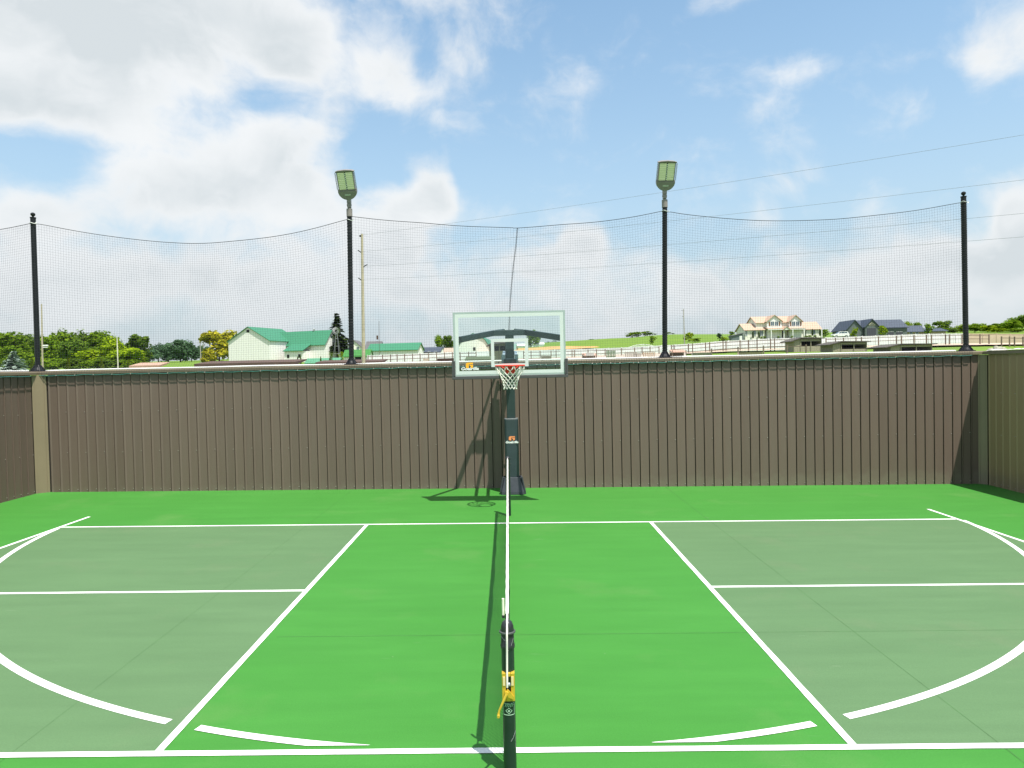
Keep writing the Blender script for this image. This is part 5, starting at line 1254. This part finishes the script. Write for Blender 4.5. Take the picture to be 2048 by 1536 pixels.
rails('brown rail fence in front of the white fence, below the house', [1343,1348,1377,1385,1411,1419,1446,1452,1480,1497,1514,1541,1549,1583], RD, 0, 0, 3, M_fpost, 'brown rail fences along the white fence')
rails('brown rail fence in front of the white fence, below the garage', [1652,1671,1687,1712,1723,1757,1793,1803,1828,1853,1863,1891,1899,1924,1960,1978], RD, 1, 0, 2, M_fpost, 'brown rail fences along the white fence')
rails('low brown rail fence on the grass in front of the shelters', [1423,1476,1527,1574,1612], 98, 13, 0, 1, M_fpost, None)
rails('short rail fence in front of the tan fence at the right edge', [2003,2019,2029,2046,2062], 110, 5, 0, 1, M_fpost, None)
# white arched picket crest behind the fence
ag = bld('arched_gate', 'white arched picket crest rising behind the fence left of the right lamp post', 1258, 135, 0, cat='gate', v=706)
wA = (1312-1258)*135/FPX
for i in range(27):
    f = i/26; zt_a = 1.0+.5*math.sin(math.pi*f); b = MB(); b.box((wA*f, 0, zt_a/2+.2),(.09,.04,zt_a)); b.build('picket', M_trimw, ag)
b = MB(); b.tube([(wA*i/20, -.03, 1.1+.5*math.sin(math.pi*i/20)) for i in range(21)], .05, 5); b.build('arch_rail', M_trimw, ag)
# utility poles
M_pole = pm('pole_wood', (.40,.345,.26), .85, .15, 3, .1, 20)
M_poleg = pm('pole_grey', (.34,.31,.27), .85, .15, 3)
def pole(label, u0, v0, u1, v1, d, r0, r1, mat=None, arms=()):
    p0 = at(u0, v0, d); p1 = at(u1, v1, d); zg = gz(p0.x, d); t = thing('utility_pole', label, 'utility pole', (p0.x, d, zg))
    dx = p1.x-p0.x; b = MB(); b.tube([(0,0,-.3),(dx*.5,0,(p1.z-zg)*.5),(dx,0,p1.z-zg)], [r0,(r0+r1)/2,r1], 10); b.build('shaft', mat or M_pole, t, True)
    for (v, du, L_a) in arms:
        z = at(u0, v, d).z-zg; s = 1 if du > 0 else -1
        b = MB(); b.tube([(dx*z/(p1.z-zg)+s*r1*.8,0,z-.12),(dx*z/(p1.z-zg)+s*(r1+.10),0,z-.02),(dx+s*(r1+L_a),0,z+.06)], .035, 6); b.build('standoff', M_dark, t)
    return t
PD = 50.0
up = pole('tall wooden utility pole right of the left lamp post', 726, 712, 724, 468, PD, .145, .085, None, ((502,-1,.25),(531,1,.25),(557.5,-1,.27)))
b = MB(); b.box((0.05,0,at(724,472,PD).z-up.location.z),(.14,.12,.12)); b.build('top_cap', M_dark, up)
pole('thin utility pole beside the left corner post', 85, 735, 83, 608, 115, .16, .10, M_pole)
sg = thing('pole_sign', 'white board fixed to the pole beside the left corner post', 'sign', at(89, 694, 114.5)); b = MB(); b.box((.15,0,.25),(.95,.05,.22)); b.build('upper_board', M_trimw, sg); b = MB(); b.box((.12,0,-.05),(.8,.05,.12)); b.build('lower_board', M_trimw, sg)
pole('white pole standing in front of the bright trees', 236, 736, 234, 674, 120, .11, .08, pm('pole_white',(.62,.58,.50),.7,.1,4))
pole('thin far utility pole left of the golden tree', 402, 722, 400, 683, 260, .2, .13, M_poleg)
fpole = [o for o in COL.objects if o.get('label','').startswith('thin far utility')][0]; pa = at(400,686,260); b = MB(); b.box((pa.x-fpole.location.x,-.2,pa.z-fpole.location.z),(2.4,.15,.15)).build('crossarm', M_poleg, fpole)
pole('thin dark mast above the long green roofed barn', 758.5, 705, 758, 642, 170, .05, .04, M_rust)
pole('grey utility pole right of the right lamp post', 1369, 688, 1367, 618, 185, .16, .10, M_poleg, ((621,-1,.5),(633,-1,.4)))
# wires from the tall pole out to the right
M_cablek = pm('power_line', (.16,.18,.21), .6, .1, 5)
for (va, vb, lab) in ((470,254,'topmost thin power line crossing the sky to the right'),(503,344,'second power line from the top'),(533,411,'third power line from the top, behind the right netting'),(559,458,'lowest of the four power lines, behind the right netting')):
    a = at(724, va, PD); c = at(2048, vb, 27.6); c2 = a+(c-a)*1.5
    b = MB(); sag = .35; b.tube([a.lerp(c2, i/40)+Vector((0,0,-sag*4*(i/40)*(1-i/40))) for i in range(41)], .0062, 4)
    # lift so that the line passes through both sighted points
    for i, v_ in enumerate(b.v): pass
    tag(b.build('power_line', M_cablek), lab, 'power line', 'power lines')
# windmill before the conifer
wm = thing('windmill', 'farm windmill wheel in front of the tall conifer', 'windmill', (at(673,662,180).x, 180, gz(at(673,662,180).x,180)))
zc_w = at(673,662,180).z-wm.location.z; rw = 7.8*180/FPX
for k_ in range(18):
    a = k_*2*math.pi/18; c, s_ = math.cos(a), math.sin(a); w_ = .05
    b = MB(); b._add([(c*rw*.35-s_*w_*.5, -.35, zc_w+s_*rw*.35+c*w_*.5),(c*rw*.35+s_*w_*.5,-.30,zc_w+s_*rw*.35-c*w_*.5),(c*rw+s_*w_,-.28,zc_w+s_*rw-c*w_),(c*rw-s_*w_,-.40,zc_w+s_*rw+c*w_)], [(0,1,2,3)]); b.build('blade', pm('galvanised_blade',(.62,.63,.63),.4,.1,5,metal=.2), wm)
b = MB(); b.tube([(rw*.6*math.cos(a),-.34,zc_w+rw*.6*math.sin(a)) for a in [j*math.pi/12 for j in range(24)]], .025, 4, closed=True); b.build('wheel_ring', M_wire, wm)
b = MB(); b.tube([(0,-.4,zc_w),(0,1.3,zc_w)], .06, 6); b.build('axle', M_wire, wm); b = MB(); b.box((0,1.7,zc_w),(.03,.9,.7)); b.build('tail_vane', M_chip, wm)
for sx in (-1,1):
    for sy in (-1,1):
        b = MB(); b.tube([(sx*.9,sy*.9,-.3),(sx*.1,sy*.1,zc_w-.1)], .05, 5); b.build('tower_leg', M_wire, wm)
for i in range(1,4):
    f = i/4; h_w = .9-(.8*f); b = MB(); zz = zc_w*f; b.tube([(-h_w,-h_w,zz),(h_w,-h_w,zz),(h_w,h_w,zz),(-h_w,h_w,zz)], .03, 4, closed=True); b.build('tower_brace', M_wire, wm)
# yard things on the gravel
def bench(label, u0, u1, v0, v1, d, mat, leg=.5):
    p = at((u0+u1)/2, v1, d); w = (u1-u0)*d/FPX; hg_ = (v1-v0)*d/FPX; t = thing('pen_shelter', label, 'shelter', p, R(3))
    b = MB(); b.prism([(-.5,hg_*.62),(.9,hg_),(.9,hg_+.06),(-.5,hg_*.68)], -w/2, w/2, 'x'); b.build('roof', mat, t)
    for sx in (-1,1):
        for y in (-.35,.75):
            b = MB(); b.box((sx*w*.46,y,hg_*.2),(.1,.1,hg_*.95+.5)); b.build('leg', M_wood, t)
    b = MB(); b.b2(-w*.44,w*.44,.76,.82,-.3,hg_*.6); b.build('back_board', M_wood, t); return t
bench('pink roofed low pen shelter right of the backboard', 1166, 1193, 707, 719, 88, M_pink)
bench('pink roofed low pen shelter right of the right lamp post', 1342, 1372, 700, 713, 90, M_pink)
def pallet(label, u, v, d, w, h_, mat):
    p = at(u, v, d); t = thing('slatted_crate', label, 'crate', p, R(6), 'slatted crates in the pens'); n_ = 6
    for i in range(n_):
        b = MB(); b.box((-w/2+w*(i+.5)/n_,0,h_/2),(w/n_*.55,.05,h_)); b.build('slat', mat, t)
    for z in (.2,.8):
        b = MB(); b.box((0,.05,h_*z),(w,.05,.09)); b.build('rail', mat, t)
    return t
for (u,v,w,h_,lb,m_) in ((1222,717,1.2,1.0,'green slatted crate in the pens',pm('crate_green',(.10,.16,.08),.8,.2,5)),(1262,718,1.6,.9,'grey slatted crate in the pens',M_poleg),(1275,717,.9,.7,'short grey slatted crate left of the tan one',M_poleg),(1298,717,1.6,.8,'tan slatted crate beside the right lamp post',M_tan),(852,725,.7,.5,'tan slatted crate left of the backboard',M_tan)): pallet(lb, u, v, 84, w, h_, m_)
def trough(label, u, v, d, w, mat):
    p = at(u, v, d); t = thing('feed_trough', label, 'trough', p, R(-8), 'feed troughs in the pens')
    b = MB(); b.prism([(-.3,.15),(.3,.15),(.42,.55),(.34,.55),(.25,.23),(-.25,.23),(-.34,.55),(-.42,.55)], -w/2, w/2, 'x'); b.build('tub', mat, t)
    for s in (-1,1):
        b = MB(); b.box((s*w*.4,0,.05),(.1,.6,.25)); b.build('stand', M_wood, t)
trough('rusty feed trough left of the backboard', 893, 726, 80, 2.0, M_rust); trough('grey feed trough right of the pink shelter', 1403, 713, 96, 2.6, M_poleg); trough('dark feed trough seen through the backboard glass', 1093, 721, 84, 1.2, M_olive); trough('white feed trough low before the house', 1500, 713, 90, 3.0, M_sand); trough('grey trough beside the arched gate', 1180, 714, 86, 1.0, M_trimw)
# rock heap and tarpaulin near the right corner
rk = at(1992, 702, 60); rt_ = thing('rock_heap', 'heap of grey rocks behind the right side wall', 'rocks', (rk.x, 60, rk.z-.5))
rnd = random.Random(4)
for i in range(16):
    b = MB(); a = rnd.uniform(0,6.28); r = rnd.uniform(0,.9); s = rnd.uniform(.18,.38)
    c = Vector((r*math.cos(a), r*.6*math.sin(a), .35+(.55-.5*r)*rnd.random()))
    b.lathe([(s*.5,-s*.6),(s*1.0,-s*.2),(s*.95,s*.25),(s*.45,s*.6)], 6); b.v = [tuple(Vector(q_)*(1+.25*noise.noise(Vector(q_)*4+c))+c) for q_ in b.v]; b.build('rock', pm('rock_grey',(.32,.31,.24),.9,.2,4,objvar=.2), rt_)
tp = thing('tarpaulin', 'crumpled white tarpaulin lying on top of the right side wall', 'tarpaulin', (XR+.06, 12.0, 2.44)); b = MB(); P_ = []; nx2, ny2 = 8, 26
for j in range(ny2+1):
    for i in range(nx2+1):
        x = -.13+.30*i/nx2; y = -1.6+2.55*j/ny2; P_.append((x, y, .006+.055*abs(noise.noise(Vector((x*6,y*3.1,1))))*(1 if 0<i<nx2 else .2)))
b._add(P_, [(j*(nx2+1)+i, j*(nx2+1)+i+1, (j+1)*(nx2+1)+i+1, (j+1)*(nx2+1)+i) for j in range(ny2) for i in range(nx2)]); b._add([(p[0],p[1],.002) for p in P_], [(j*(nx2+1)+i+nx2+1, (j+1)*(nx2+1)+i+1, j*(nx2+1)+i+1, j*(nx2+1)+i) for j in []for i in range(1)])
b.build('sheet', M_trimw, tp, True)
